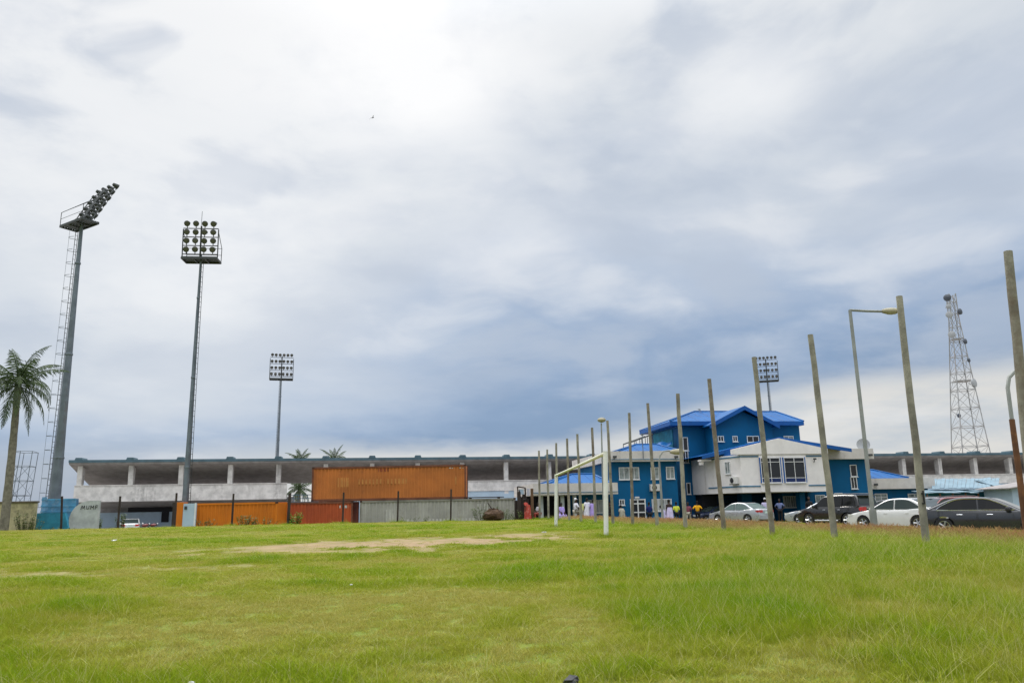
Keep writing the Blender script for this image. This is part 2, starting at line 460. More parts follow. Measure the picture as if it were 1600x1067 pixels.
def build_ground():
    xs = np.unique(np.concatenate([np.linspace(-3000, -120, 12), np.arange(-120, -40, 4.0), np.arange(-40, 40.01, 0.35), np.arange(44, 124, 4.0), np.linspace(124, 3000, 12)]))
    ys = np.unique(np.concatenate([np.linspace(-1500, -20, 10), np.arange(-20, 0, 2.0), np.arange(0, 66.01, 0.35), np.arange(68, 160, 4.0), np.linspace(160, 3000, 14)]))
    X, Y = np.meshgrid(xs, ys); Z = ground_h(X, Y)
    Z = Z + bare(X, Y) * -0.015
    nx, ny = len(xs), len(ys)
    me = bpy.data.meshes.new('ground')
    idx = np.arange(nx * ny).reshape(ny, nx)
    q = np.stack([idx[:-1, :-1], idx[:-1, 1:], idx[1:, 1:], idx[1:, :-1]], -1).reshape(-1, 4)
    me.from_pydata(np.stack([X, Y, Z], -1).reshape(-1, 3).tolist(), [], q.tolist())
    for nm, val in (('bare', bare(X, Y)), ('lot', sstep(7, 9.5, X - edge_x(Y)) * sstep(8, 12, Y) * 0.9), ('paved', sstep(60.5, 63, -X * ST + Y * CT))):
        at_ = me.attributes.new(nm, 'FLOAT', 'POINT'); at_.data.foreach_set('value', np.asarray(val, np.float32).reshape(-1))
    me.polygons.foreach_set('use_smooth', [True] * len(me.polygons))
    me.materials.append(ground_material())
    o = bpy.data.objects.new('ground', me); COL.objects.link(o)
    tag(o, 'grass field with bare sandy patches sloping to the car park', kind='structure')


build_ground()


# ------------------------------------------------------------------ shared building pieces (coordinates u along the front, v away, z up)
class Frame:
    """an Empty at the base of a building; its parts are modelled in (u, v, z)"""
    def __init__(s, name, u, v, z, label, cat):
        s.o = empty(name, uvw(u, v, z), TH, label, cat); s.off = (-u, -v, -z)
    def part(s, name, mb, m, parent=None, **k):
        o = mb.build(name, m, parent or s.o, **k)
        if parent is None: o.location = s.off
        return o


def window(fr, u0, u1, z0, z1, v, cols=2, zs=(), gl='dark', bar=0.06, name='window', side=None, fm='frame', bars=0):
    f = MB(); d0, d1 = v - 0.06, v + 0.03
    f.box(u0, u1, d0, d1, z0, z0 + bar).box(u0, u1, d0, d1, z1 - bar, z1)
    f.box(u0, u0 + bar, d0, d1, z0 + bar, z1 - bar).box(u1 - bar, u1, d0, d1, z0 + bar, z1 - bar)
    for k in range(1, cols):
        c = u0 + (u1 - u0) * k / cols; f.box(c - bar * 0.4, c + bar * 0.4, d0 + 0.004, d1, z0 + bar, z1 - bar)
    for t in zs:
        z = z0 + (z1 - z0) * t; f.box(u0 + bar, u1 - bar, d0 + 0.008, d1, z - bar * 0.4, z + bar * 0.4)
    for k in range(bars):
        c = u0 + (u1 - u0) * (k + 0.5) / bars; f.box(c - 0.014, c + 0.014, d0 - 0.05, d0 - 0.022, z0, z1)
    f.box(u0 - 0.05, u1 + 0.05, d0 - 0.05, d0 + 0.0, z0 - 0.05, z0 - 0.002)
    w = fr.part(name, f, M[fm])
    p = MB().box(u0 + bar, u1 - bar, v - 0.02, v + 0.02, z0 + bar, z1 - bar)
    o = p.build('pane', G[gl], w)
    return w


def win_px(fr, x0, x1, y0, y1, v, **k):
    """y0 top, y1 bottom in photo pixels"""
    ua, zt = pv(x0, y0, v); ub, zb = pv(x1, y1, v)
    return window(fr, ua, ub, zb, zt, v, **k)


def hip_roof(u0, u1, v0, v1, ze, ua, ub, va, zr, t=0.22, ribs=0.9):
    """sheet roof with a fascia; ridge from ua to ub at depth va"""
    m = MB()
    e = [(u0, v0, ze), (u1, v0, ze), (u1, v1, ze), (u0, v1, ze)]
    lo = [(a, b, c - t) for a, b, c in e]
    r = [(ua, va, zr), (ub, va, zr)]
    m.add(e + lo + r, [(0, 1, 9, 8), (1, 2, 9), (2, 3, 8, 9), (3, 0, 8)], 0)
    m.add(e + lo, [(4, 5, 1, 0), (5, 6, 2, 1), (6, 7, 3, 2), (7, 4, 0, 3), (7, 6, 5, 4)], 1)
    for p, q in ((e[0], r[0]), (e[1], r[1]), (e[2], r[1]), (e[3], r[0]), (r[0], r[1])):
        m.tube((p[0], p[1], p[2] + 0.03), (q[0], q[1], q[2] + 0.03), 0.07, n=5)
    u = u0 + ribs
    while u < u1 - 0.1:
        if u < ua: k = (u - u0) / max(ua - u0, 1e-3)
        elif u > ub: k = (u1 - u) / max(u1 - ub, 1e-3)
        else: k = 1
        m.tube((u, v0, ze + 0.012), (u, v0 + (va - v0) * k, ze + (zr - ze) * k + 0.012), 0.022, n=4)
        u += ribs
    return m


# ------------------------------------------------------------------ the stadium grandstand
def build_stand():
    v0 = 80.0
    S0 = pv(126, 730, v0)[0]; step = 4.575; n = 29
    uL = pv(112, 720, v0)[0]; uR = S0 + step * (n - 1) + 3
    zt = 6.15
    fr = Frame('grandstand', uL, v0, -0.85, 'long grey concrete stadium grandstand with an open canopy roof behind the containers', 'grandstand')
    zi = 3.98; vi = 85.3
    r = MB()
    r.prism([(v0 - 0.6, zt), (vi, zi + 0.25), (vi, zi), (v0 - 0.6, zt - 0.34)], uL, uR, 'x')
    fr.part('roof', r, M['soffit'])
    f = MB(); f.box(uL - 0.02, uR + 0.02, v0 - 0.68, v0 - 0.603, zt - 0.20, zt + 0.05)
    fr.part('roof_edge', f, M['teal'])
    a1 = pv(448, 770, v0)[0]; b0 = pv(560, 770, v0)[0]
    for k in range(n):
        u = S0 + step * k
        c = MB()
        zc = 2.45 if u < a1 - 0.1 else -0.85
        c.prism([(v0 + 0.04, zc), (v0 + 0.5, zc), (v0 + 0.62, zt - 0.45), (v0 - 0.12, zt - 0.38)], u - 0.22, u + 0.22, 'x')
        o = fr.part('column', c, M['conc'])
        cap = MB(); cap.prism([(u - 0.36, zt + 0.03), (u + 0.36, zt + 0.03), (u + 0.27, zt + 0.26), (u - 0.27, zt + 0.26)], v0 - 0.7, v0 + 0.7)
        fr.part('column_cap', cap, M['teal'])
    # parapets: first bay group, then a gap with a railing, then the long run
    a1 = pv(448, 770, v0)[0]; b0 = pv(560, 770, v0)[0]
    for ua, ub, zlo, zhi in ((S0 - 0.35, a1, 2.28, 3.78), (b0, uR, 2.75, 3.75)):
        p = MB().box(ua, ub, v0 - 0.10, v0 + 0.02, zlo, zhi).box(ua, ub, v0 - 0.16, v0 + 0.08, zhi, zhi + 0.07)
        fr.part('parapet', p, M['conc'])
    s = MB().prism([(v0 - 0.02, 2.28), (v0 + 0.02, 2.40), (v0 + 6, 2.40), (v0 + 4.2, 1.72)], S0 - 0.35, a1, 'x')
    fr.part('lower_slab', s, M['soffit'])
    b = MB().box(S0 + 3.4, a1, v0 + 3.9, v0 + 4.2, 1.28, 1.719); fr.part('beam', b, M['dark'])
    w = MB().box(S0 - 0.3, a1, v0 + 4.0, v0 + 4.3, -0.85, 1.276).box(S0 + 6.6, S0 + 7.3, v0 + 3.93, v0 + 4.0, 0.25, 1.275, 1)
    fr.part('wall', w, [M['paleblue'], M['dark']])
    w = MB().box(b0, uR, v0 - 0.04, v0 + 0.25, -0.85, 2.748); fr.part('wall', w, M['paleblue'])
    # terrace steps behind the parapet, seen only as a dark back
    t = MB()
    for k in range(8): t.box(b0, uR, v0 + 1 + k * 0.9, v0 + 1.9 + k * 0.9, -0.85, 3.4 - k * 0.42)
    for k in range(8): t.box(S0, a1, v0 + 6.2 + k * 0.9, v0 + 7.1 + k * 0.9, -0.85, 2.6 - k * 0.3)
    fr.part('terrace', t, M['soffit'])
    rl = MB()
    for z in (1.95, 2.3, 2.65): rl.tube((a1 + 0.1, v0 + 0.2, z), (b0 - 0.1, v0 + 0.2, z), 0.035, n=5)
    u = a1 + 0.2
    while u < b0: rl.tube((u, v0 + 0.2, -0.8), (u, v0 + 0.2, 2.7), 0.03, n=5); u += 0.45
    fr.part('railing', rl, M['teal'])


build_stand()


# ------------------------------------------------------------------ the blue building
def build_blue():
    zb = -0.62
    vA, vW, vM, vG, vB, vR = 59.0, 62.0, 65.0, 63.5, 57.5, 60.0
    u_base = pv(1150, 780, 62)[0]
    fr = Frame('blue_building', u_base, 62, zb, 'three storey blue building with bright blue sheet roofs and a white upper block', 'building')
    B, P = M['blue'], M['parapet']
    # --- low porch on the left
    uA0, zA1 = pv(833, 755.5, vA); uA1 = pv(965, 755, vA)[0]; zA0 = pv(900, 772.5, vA)[1]
    fr.part('porch_parapet', MB().box(uA0, uA1, vA, vA + 9, zA0, zA1), P)
    fr.part('porch_trim', MB().box(uA0, uA1, vA - 0.05, vA - 0.003, zA0 + 0.16, zA0 + 0.20), M['line'])
    uw0 = pv(908, 790, vA + 1.4)[0]
    fr.part('wall', MB().box(uw0, uA1 - 0.6, vA + 1.4, vA + 8.5, zb, zA0 - 0.003), B)
    fr.part('wall', MB().box(uA0 + 0.5, uw0 - 0.003, vA + 5.5, vA + 8.5, zb, zA0 - 0.003), M['dark'])  # shade inside the open porch, put into the back wall's colour
    for px in (846, 879, 898):
        u = pv(px, 790, vA + 0.6)[0]; fr.part('porch_column', MB().box(u - 0.13, u + 0.13, vA + 0.5, vA + 0.76, zb, zA0 - 0.003), M['grayplaster'])
    win_px(fr, 917, 945, 781, 801, vA + 1.4, cols=3, gl='curtain', bars=14)
    ua, ze = pv(858, 755, vA + 0.8); ub = pv(954, 755, vA + 0.8)[0]
    ur0, zr = pv(893, 741, vA + 4); ur1 = pv(926, 741, vA + 4)[0]
    fr.part('roof', hip_roof(ua, ub, vA + 0.8, vA + 7.4, zA1 + 0.02, ur0, ur1, vA + 4, zr, 0.02), [M['roof'], M['bluetrim']])
    # --- left wing
    uW0, zW0 = pv(951, 721, vW - 0.6); uW1, zW1 = pv(1063, 704, vW - 0.6)
    uw0 = pv(954.5, 750, vW)[0]
    fr.part('wall', MB().box(uw0, uW1 - 0.2, vW, vW + 11, zb, zW0 - 0.003), B)
    fr.part('parapet', MB().box(uW0, uW1, vW - 0.6, vW + 12, zW0, zW1), P)
    fr.part('parapet_trim', MB().box(uW0, uW1, vW - 0.65, vW - 0.603, zW0 + 0.14, zW0 + 0.19), M['line'])
    for px in (960, 1056): 
        u, z = pv(px, 714, vW - 0.7)
        fr.part('flood_lamp', MB().box(u - 0.14, u + 0.14, vW - 0.9, vW - 0.72, z - 0.08, z + 0.10).tube((u, vW - 0.75, z), (u, vW - 0.6, z - 0.16), 0.03), M['darkmetal'])
    u, z = pv(1005.5, 716, vW - 0.7); z2 = pv(1004, 680, vW - 0.7)[1]
    fr.part('aerial_mast', MB().tube((u, vW - 0.68, z), (u, vW - 0.68, z2), 0.035, n=6).box(u - 0.1, u + 0.1, vW - 0.78, vW - 0.58, z2, z2 + 0.14), M['galv'])
    ua = pv(966, 704, vW)[0]; ub = pv(1062, 704, vW)[0]
    ur0, zr = pv(994, 694.5, vW + 2.6); ur1 = pv(1026, 694, vW + 2.6)[0]
    fr.part('roof', hip_roof(ua, ub, vW - 0.2, vW + 6, zW1 + 0.02, ur0, ur1, vW + 2.6, zr, 0.02), [M['roof'], M['bluetrim']])
    win_px(fr, 966.5, 999, 730, 749, vW, cols=4, gl='curtain'); win_px(fr, 1016, 1030, 730, 748.5, vW, cols=2, gl='curtain'); win_px(fr, 1040, 1054, 729, 748, vW, cols=2, gl='curtain')
    uo, zo = pv(991, 731, vW - 0.05); uo2, zo2 = pv(998, 748, vW - 0.05)
    win_px(fr, 967, 976, 780, 789, vW, cols=2); win_px(fr, 1018, 1050, 779.5, 798, vW, cols=3, bars=9, gl='curtain')
    # glazed double door
    u0, z1 = pv(984, 779.5, vW); u1 = pv(1008, 779, vW)[0]
    d = MB(); b = 0.09
    for u in (u0, (u0 + u1) / 2 - 0.05, u1 - b): d.box(u, u + b, vW - 0.08, vW + 0.02, zb, z1)
    for z in (z1 - 0.09, z1 - 0.42, zb + 1.0, zb + 0.05): d.box(u0 + b, u1 - b, vW - 0.075, vW + 0.02, z, z + 0.085)
    o = fr.part('door', d, M['frame']); MB().box(u0 + b, u1 - b, vW - 0.03, vW + 0.01, zb + 0.1, z1 - 0.1).build('pane', G['dark'], o)
    u, z = pv(995, 777, vW); fr.part('wall_lamp', MB().box(u - 0.18, u + 0.18, vW - 0.14, vW - 0.003, z - 0.06, z + 0.07), M['frame'])
    # terrace canopy frame over the left wing
    c = MB(); va = vW + 7
    uL_, zL = pv(985, 691, va); uR_, zR = pv(1020, 678, va); zf = zW1
    for dv in (0, 2.2):
        c = MB(); c.tube((uL_, va + dv, zL), (uR_, va + dv, zR), 0.06, n=6)
        for k in range(5):
            u = uL_ + (uR_ - uL_) * k / 4; z = zL + (zR - zL) * k / 4; c.tube((u, va + dv, zf), (u, va + dv, z), 0.035, n=5)
        c.tube((uL_, va + dv, zL - 0.55), (uR_, va + dv, zL - 0.5), 0.03, n=5)
        fr.part('canopy_frame', c, M['darkmetal'])
    # --- three storey block
    uM0, zM1 = pv(1058, 662, vM); uM1 = pv(1248, 662, vM)[0]; vMb = 72.0
    z_e = pv(1080, 658, vM - 0.7)[1]
    fr.part('wall', MB().box(uM0, uM1, vM, vMb, zb, z_e - 0.2), B)
    # pale faded panel on its left flank
    fr.part('flank_panel', MB().box(uM0 - 0.05, uM0 - 0.003, vM + 1.2, vMb - 0.6, z_e - 2.2, z_e - 0.5), M['bluegreen'])
    uE0, uE1 = pv(1047, 659, vM - 0.7)[0], pv(1256, 659, vM - 0.7)[0]
    ur0, zr = pv(1085, 643, vM + 3.5); ur1 = pv(1212, 640, vM + 3.5)[0]
    fr.part('roof', hip_roof(uE0, uE1, vM - 0.7, vMb + 0.7, z_e, ur0, ur1, vM + 3.5, zr, 0.36), [M['roof'], M['bluetrim']])
    # projecting gable
    ug0, zg = pv(1111, 661, vG); ug1 = pv(1205.5, 661, vG)[0]; um, zm = pv(1158.5, 635.5, vG)
    fr.part('gable_wall', MB().prism([(ug0, zb), (ug1, zb), (ug1, zg - 0.1), (um, zm - 0.42), (ug0, zg - 0.1)], vG, vM - 0.003), B)
    e = 0.42; sl = (zm - zg) / (um - ug0); sr = (zm - zg) / (ug1 - um)
    g = MB()
    for (ua, za, ub, zb_) in ((ug0 - e, zg - sl * e, um, zm), (um, zm, ug1 + e, zg - sr * e)):
        g.add([(ua, vG - 0.6, za), (ub, vG - 0.6, zb_), (ub, vM + 3.4, zb_), (ua, vM + 3.4, za), (ua, vG - 0.6, za - 0.1), (ub, vG - 0.6, zb_ - 0.1), (ub, vM + 3.4, zb_ - 0.1), (ua, vM + 3.4, za - 0.1)],
              [(0, 1, 2, 3), (7, 6, 5, 4), (0, 4, 5, 1), (2, 6, 7, 3), (0, 3, 7, 4), (1, 5, 6, 2)], 0)
        g.add([(ua, vG - 0.63, za + 0.03), (ub, vG - 0.63, zb_ + 0.03), (ub, vG - 0.604, zb_ + 0.03), (ua, vG - 0.604, za + 0.03), (ua, vG - 0.63, za - 0.33), (ub, vG - 0.63, zb_ - 0.33), (ub, vG - 0.604, zb_ - 0.33), (ua, vG - 0.604, za - 0.33)],
              [(0, 1, 2, 3), (7, 6, 5, 4), (0, 4, 5, 1), (2, 6, 7, 3), (0, 3, 7, 4), (1, 5, 6, 2)], 1)
    fr.part('gable_roof', g, [M['roof'], M['bluetrim']])
    win_px(fr, 1066, 1075.5, 683, 704, vM, cols=1); win_px(fr, 1066, 1076, 704.5, 723, vM, cols=2); win_px(fr, 1072, 1079.5, 754, 772, vM, cols=1)
    win_px(fr, 1121, 1131, 681, 690, vG, cols=2); win_px(fr, 1144, 1152.5, 681, 690, vG, cols=2); win_px(fr, 1166.5, 1186, 681, 691, vG, cols=2); win_px(fr, 1224, 1240, 681, 690, vM, cols=2, gl='curtain')
    u, z = pv(1103, 661, vM - 0.1); u2, z2 = pv(1107, 674, vM - 0.1)
    fr.part('downpipe', MB().path([(u, vM - 0.4, z), (u + 0.25, vM - 0.12, z - 0.6), (u + 0.25, vM - 0.12, zb)], 0.06, 6), M['bluegreen'])
    # --- white upper block with a low gable
    A, zt = pv(1156, 712, vB); Cc = pv(1288.5, 712, vB)[0]; vL = 61.6
    Bq = pv(1104.5, 720, vL)[0]; z0 = pv(1220, 768.5, vB)[1]; zt = pv(1156, 710, vB)[1]
    W = M['white']
    fr.part('wall', MB().prism([(A, vB), (Cc, vB), (Cc, 66), (Bq, 66), (Bq, vL)], z0, zt, 'z'), W)
    gl_, zg2 = pv(1144, 702, vB - 0.15); gr_, zg3 = pv(1293, 701, vB - 0.15); ap, za = pv(1217, 684.5, vB - 0.15)
    fr.part('gable_parapet', MB().prism([(gl_, zt + 0.003), (gr_, zt + 0.003), (gr_, zg3), (ap, za), (gl_, zg2)], vB - 0.15, vB + 0.2), W)
    le, zle = pv(1096.5, 712, vL - 1.2); re_, zre = pv(1323, 702, vB + 0.9)
    rf = MB()
    a2 = pv(1217, 683.0, vB + 0.25)
    for (ua, z_a, va_, ub, z_b) in ((le, zle, vL - 1.2, a2[0], a2[1]), (re_, zre, vB + 0.25, a2[0], a2[1])):
        pts = [(ua, va_, z_a), (ub, vB + 0.25, z_b), (ub, 66, z_b), (ua, 66, z_a)]
        rf.add(pts + [(p[0], p[1], p[2] - 0.02) for p in pts], [(0, 1, 2, 3), (7, 6, 5, 4), (0, 3, 7, 4), (2, 6, 7, 3), (1, 5, 6, 2)], 0)
        q = [(ua, va_ - 0.03, z_a + 0.03), (ub, vB + 0.22, z_b + 0.03), (ub, vB + 0.22, z_b - 0.30), (ua, va_ - 0.03, z_a - 0.26)]
        rf.add(q + [(p[0], p[1] + 0.025, p[2]) for p in q], [(0, 1, 2, 3), (7, 6, 5, 4), (0, 4, 5, 1), (1, 5, 6, 2), (2, 6, 7, 3), (3, 7, 4, 0)], 1)
    fr.part('block_roof', rf, [M['roof'], M['bluetrim']])
    fr.part('gutter_end', MB().box(le - 0.05, le + 0.9, vL - 1.0, vL - 0.4, zle - 0.42, zle - 0.30).box(le, le + 0.25, vL - 0.9, vL - 0.5, zle - 0.72, zle - 0.423), W)
    fr.part('wall', MB().prism([(Bq + 0.15, vL + 0.1), (A + 0.15, vB + 0.3), (A + 2, vB + 0.3), (A + 2, 65), (Bq + 0.15, 65)], zt + 0.003, zt + 0.42, 'z'), M['bluetrim'])
    # slanted left face details
    L = math.hypot(A - Bq, vB - vL); ang = math.atan2(vB - vL, A - Bq)
    def slanted(o): o.location = (Bq + fr.off[0], vL + fr.off[1], fr.off[2]); o.rotation_euler = (0, 0, ang); return o
    def tS(px, py):   # position along the slanted face
        d = ray(px, py); a = np.array([Bq * CT - vL * ST, Bq * ST + vL * CT]); b2 = np.array([A * CT - vB * ST, A * ST + vB * CT])
        e2 = b2 - a; det = d[0] * -e2[1] + e2[0] * d[1]; t = (a[0] * -e2[1] + e2[0] * a[1]) / det
        k = (d[0] * t - a[0]) / e2[0] if abs(e2[0]) > abs(e2[1]) else (d[1] * t - a[1]) / e2[1]
        return k * L, CAM_Z + d[2] * t
    zl1, zl0 = pv(1170, 713, vB)[1], pv(1170, 759.5, vB)[1]
    class Loc:  # same interface for the window builder
        def part(s, n, mb, m, parent=None, **k): return slanted(mb.build(n, m, fr.o, **k))
    s0, sz1 = tS(1132.5, 721.5); s1, sz0 = tS(1142, 740)
    window(Loc(), s0, s1, sz0, sz1, 0, cols=2, gl='curtain', bar=0.05)
    for z in (zl1, zl0):
        slanted(MB().box(0, L, -0.04, -0.003, z - 0.05, z + 0.05).build('wall_line', M['line'], fr.o))
        for x0, x1 in ((1156, 1184), (1258, 1288)):
            ua, ub = pv(x0, 713, vB)[0], pv(x1, 713, vB)[0]
            fr.part('wall_line', MB().box(ua, ub, vB - 0.04, vB - 0.003, z - 0.05, z + 0.05), M['line'])
    # window bay with two large blue windows
    ua, ub = pv(1184.5, 712, vB)[0], pv(1258, 712, vB)[0]
    zw1, zw0 = pv(1220, 714.5, vB - 0.1)[1], pv(1220, 754, vB - 0.1)[1]
    fr.part('bay', MB().box(ua, ub, vB - 0.08, vB - 0.003, z0 + 0.02, zt - 0.01), W)
    for x0, x1 in ((1187, 1217.5), (1223.5, 1255.5)):
        ua, ub = pv(x0, 714, vB - 0.08)[0], pv(x1, 714, vB - 0.08)[0]
        w = window(fr, ua, ub, zw0, zw1, vB - 0.09, cols=2, zs=(0.19, 0.82), gl='dark', bar=0.05)
        fr.part('window_panel', MB().box(ua + 0.05, ub - 0.05, vB - 0.135, vB - 0.112, zw0 + 0.05, zw0 + (zw1 - zw0) * 0.18), G['blue'])
        fr.part('window_edge', MB().box(ub, ub + 0.09, vB - 0.14, vB - 0.083, zw0, zw1), M['bluetrim']); fr.part('window_edge', MB().box(ua - 0.09, ua, vB - 0.14, vB - 0.083, zw0, zw1), M['bluetrim'])
    u, z = pv(1273, 718, vB - 0.2); fr.part('wall_lamp', MB().box(u - 0.1, u + 0.1, vB - 0.3, vB - 0.15, z, z + 0.12).tube((u, vB - 0.2, z), (u, vB - 0.04, z - 0.2), 0.03), M['darkmetal'])
    # ground floor under the white block: set back, recess shade put into a near-black wall, with blue walls and a window
    vg = 62.0
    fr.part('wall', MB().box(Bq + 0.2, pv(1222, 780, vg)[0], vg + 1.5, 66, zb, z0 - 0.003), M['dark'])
    fr.part('wall', MB().box(pv(1164, 780, vg)[0], pv(1180, 780, vg)[0], vg + 0.6, vg + 1.497, zb, z0 - 0.003), B)
    fr.part('wall', MB().box(pv(1222, 780, vg)[0], pv(1262, 780, vg)[0], vg, 66, zb, z0 - 0.003), B)
    fr.part('column', MB().box(pv(1248, 780, vg - 3)[0], pv(1256, 780, vg - 3)[0], vg - 3.2, vg - 2.6, zb, z0 - 0.003), B)
    win_px(fr, 1223, 1247, 775, 792.5, vg, cols=2, gl='curtain', bars=7)
    # --- right wing
    uR0, zR1 = pv(1289.5, 701, vR - 0.6); uR1, zR0 = pv(1366, 716.5, vR - 0.6)
    fr.part('parapet', MB().box(uR0, uR1, vR - 0.6, 70, zR0, zR1), P)
    ua, ub = pv(1260, 750, vR)[0], pv(1354.5, 750, vR)[0]
    fr.part('wall', MB().box(ua, ub, vR, 69, zb, zR0 - 0.003), B)
    win_px(fr, 1327, 1339.5, 726, 744.5, vR, cols=1); win_px(fr, 1328, 1340, 745, 763.5, vR, cols=2)
    win_px(fr, 1273, 1290, 773, 790, vR, cols=2, gl='curtain'); win_px(fr, 1303, 1318, 770, 790, vR, cols=2, gl='curtain')
    u, z = pv(1359, 711, vR - 0.7); fr.part('flood_lamp', MB().box(u - 0.14, u + 0.14, vR - 0.9, vR - 0.72, z - 0.08, z + 0.1), M['darkmetal'])
    # --- low wing on the far right
    vl = 62.0
    u0, z1 = pv(1353, 747.5, vl - 0.5); u1, z0_ = pv(1462, 762.5, vl - 0.5)
    fr.part('porch_parapet', MB().box(u0, u1, vl - 0.5, 70, z0_, z1), P)
    fr.part('wall', MB().box(u0 + 0.6, u1 - 0.4, vl, 69.5, zb, z0_ - 0.003), B)
    ua = pv(1352, 747, vl)[0]; ub = pv(1418, 747, vl)[0]; rr, zr = pv(1362, 734, vl + 2.5)
    fr.part('roof', hip_roof(ua, ub, vl - 0.2, 68, z1 + 0.02, ua + 0.1, rr, vl + 2.5, zr, 0.02), [M['roof'], M['bluetrim']])
    win_px(fr, 1366, 1387, 771, 783, vl, cols=2, zs=(0.5,), gl='curtain'); win_px(fr, 1418, 1440, 771, 784, vl, cols=2, zs=(0.5,), gl='curtain')
    u, z = pv(1368, 757, vl - 0.6); fr.part('flood_lamp', MB().box(u - 0.14, u + 0.14, vl - 0.75, vl - 0.6, z - 0.08, z + 0.1).tube((u, vl - 0.7, z), (u + 0.2, vl - 0.55, z + 0.1), 0.03), M['darkmetal'])
    return fr, tS, slanted, dict(A=A, Bq=Bq, vL=vL, vB=vB, ang=ang)


blue_fr, tS, slanted, BB = build_blue()


# air conditioners, dish: hung on the building
def ac_unit(loc, rz, label):
    t = empty('air_conditioner', loc, rz, label, 'air conditioner', 'air conditioners on the blue building')
    MB().box(-0.4, 0.4, -0.32, 0, 0, 0.56).build('casing', M['ac'], t, bevel=0.02)
    f = MB().lathe([(0.21, 0), (0.21, 0.015), (0.05, 0.02)], (-0.08, -0.325, 0.28), (0, -1, 0), 16); f.build('fan_grille', M['blackplastic'], t)
    MB().box(-0.36, -0.3, -0.36, 0.0, -0.05, -0.003).build('bracket', M['darkmetal'], t); MB().box(0.3, 0.36, -0.36, 0.0, -0.05, -0.003).build('bracket', M['darkmetal'], t)
    return t


p = pv(1022.5, 767, 61.95); ac_unit(uvw(p[0], 61.99, p[1]), TH, 'grey air conditioner on the left wing behind a wooden pole')
k, z = tS(1150, 756)
q = Vector((BB['Bq'], BB['vL'], 0)) + Vector((math.cos(BB['ang']), math.sin(BB['ang']), 0)) * k
ac_unit(uvw(q.x, q.y, z), TH + BB['ang'], 'grey air conditioner hanging on the white upper block')
p = pv(1349.5, 700, 61.5)
t = empty('satellite_dish', uvw(p[0], 61.5, p[1] - 0.15), TH, 'grey satellite dish on the white parapet beside the lamp post', 'satellite dish')
MB().lathe([(0.02, 0.16), (0.35, 0.10), (0.55, 0.0), (0.55, -0.02), (0.34, 0.07), (0.02, 0.13)], (0, 0, 0.45), (0.45, 0.8, -0.2), 20).build('dish', M['dish'], t, smooth=True)
MB().tube((0, 0, -0.1), (0, 0, 0.5), 0.03).build('mast', M['galv'], t)

# blue tarpaulin blown against the tower
tp = MB(); p0 = pv(1026, 694, 66.5); p1 = pv(1052, 688, 65.8); p2 = pv(1047, 697, 65.2); p3 = pv(1034, 697.5, 65.2)
nn = 7; vs = []
for i in range(nn):
    for j in range(nn):
        a, b = i / (nn - 1), j / (nn - 1)
        u = (p0[0] * (1 - a) + p1[0] * a) * (1 - b) + (p3[0] * (1 - a) + p2[0] * a) * b
        z = (p0[1] * (1 - a) + p1[1] * a) * (1 - b) + (p3[1] * (1 - a) + p2[1] * a) * b
        vs.append(uvw(u, 66.5 - 1.2 * b - 0.5 * a, z + 0.12 * math.sin(6 * a + 2 * b)))
tp.add(vs, [(i * nn + j, (i + 1) * nn + j, (i + 1) * nn + j + 1, i * nn + j + 1) for i in range(nn - 1) for j in range(nn - 1)])
o = tp.build('tarpaulin', M['roof'], smooth=True); tag(o, 'crumpled bright blue sheet propped above the left wing roof', 'tarpaulin')
sm = o.modifiers.new('thickness', 'SOLIDIFY'); sm.thickness = 0.03


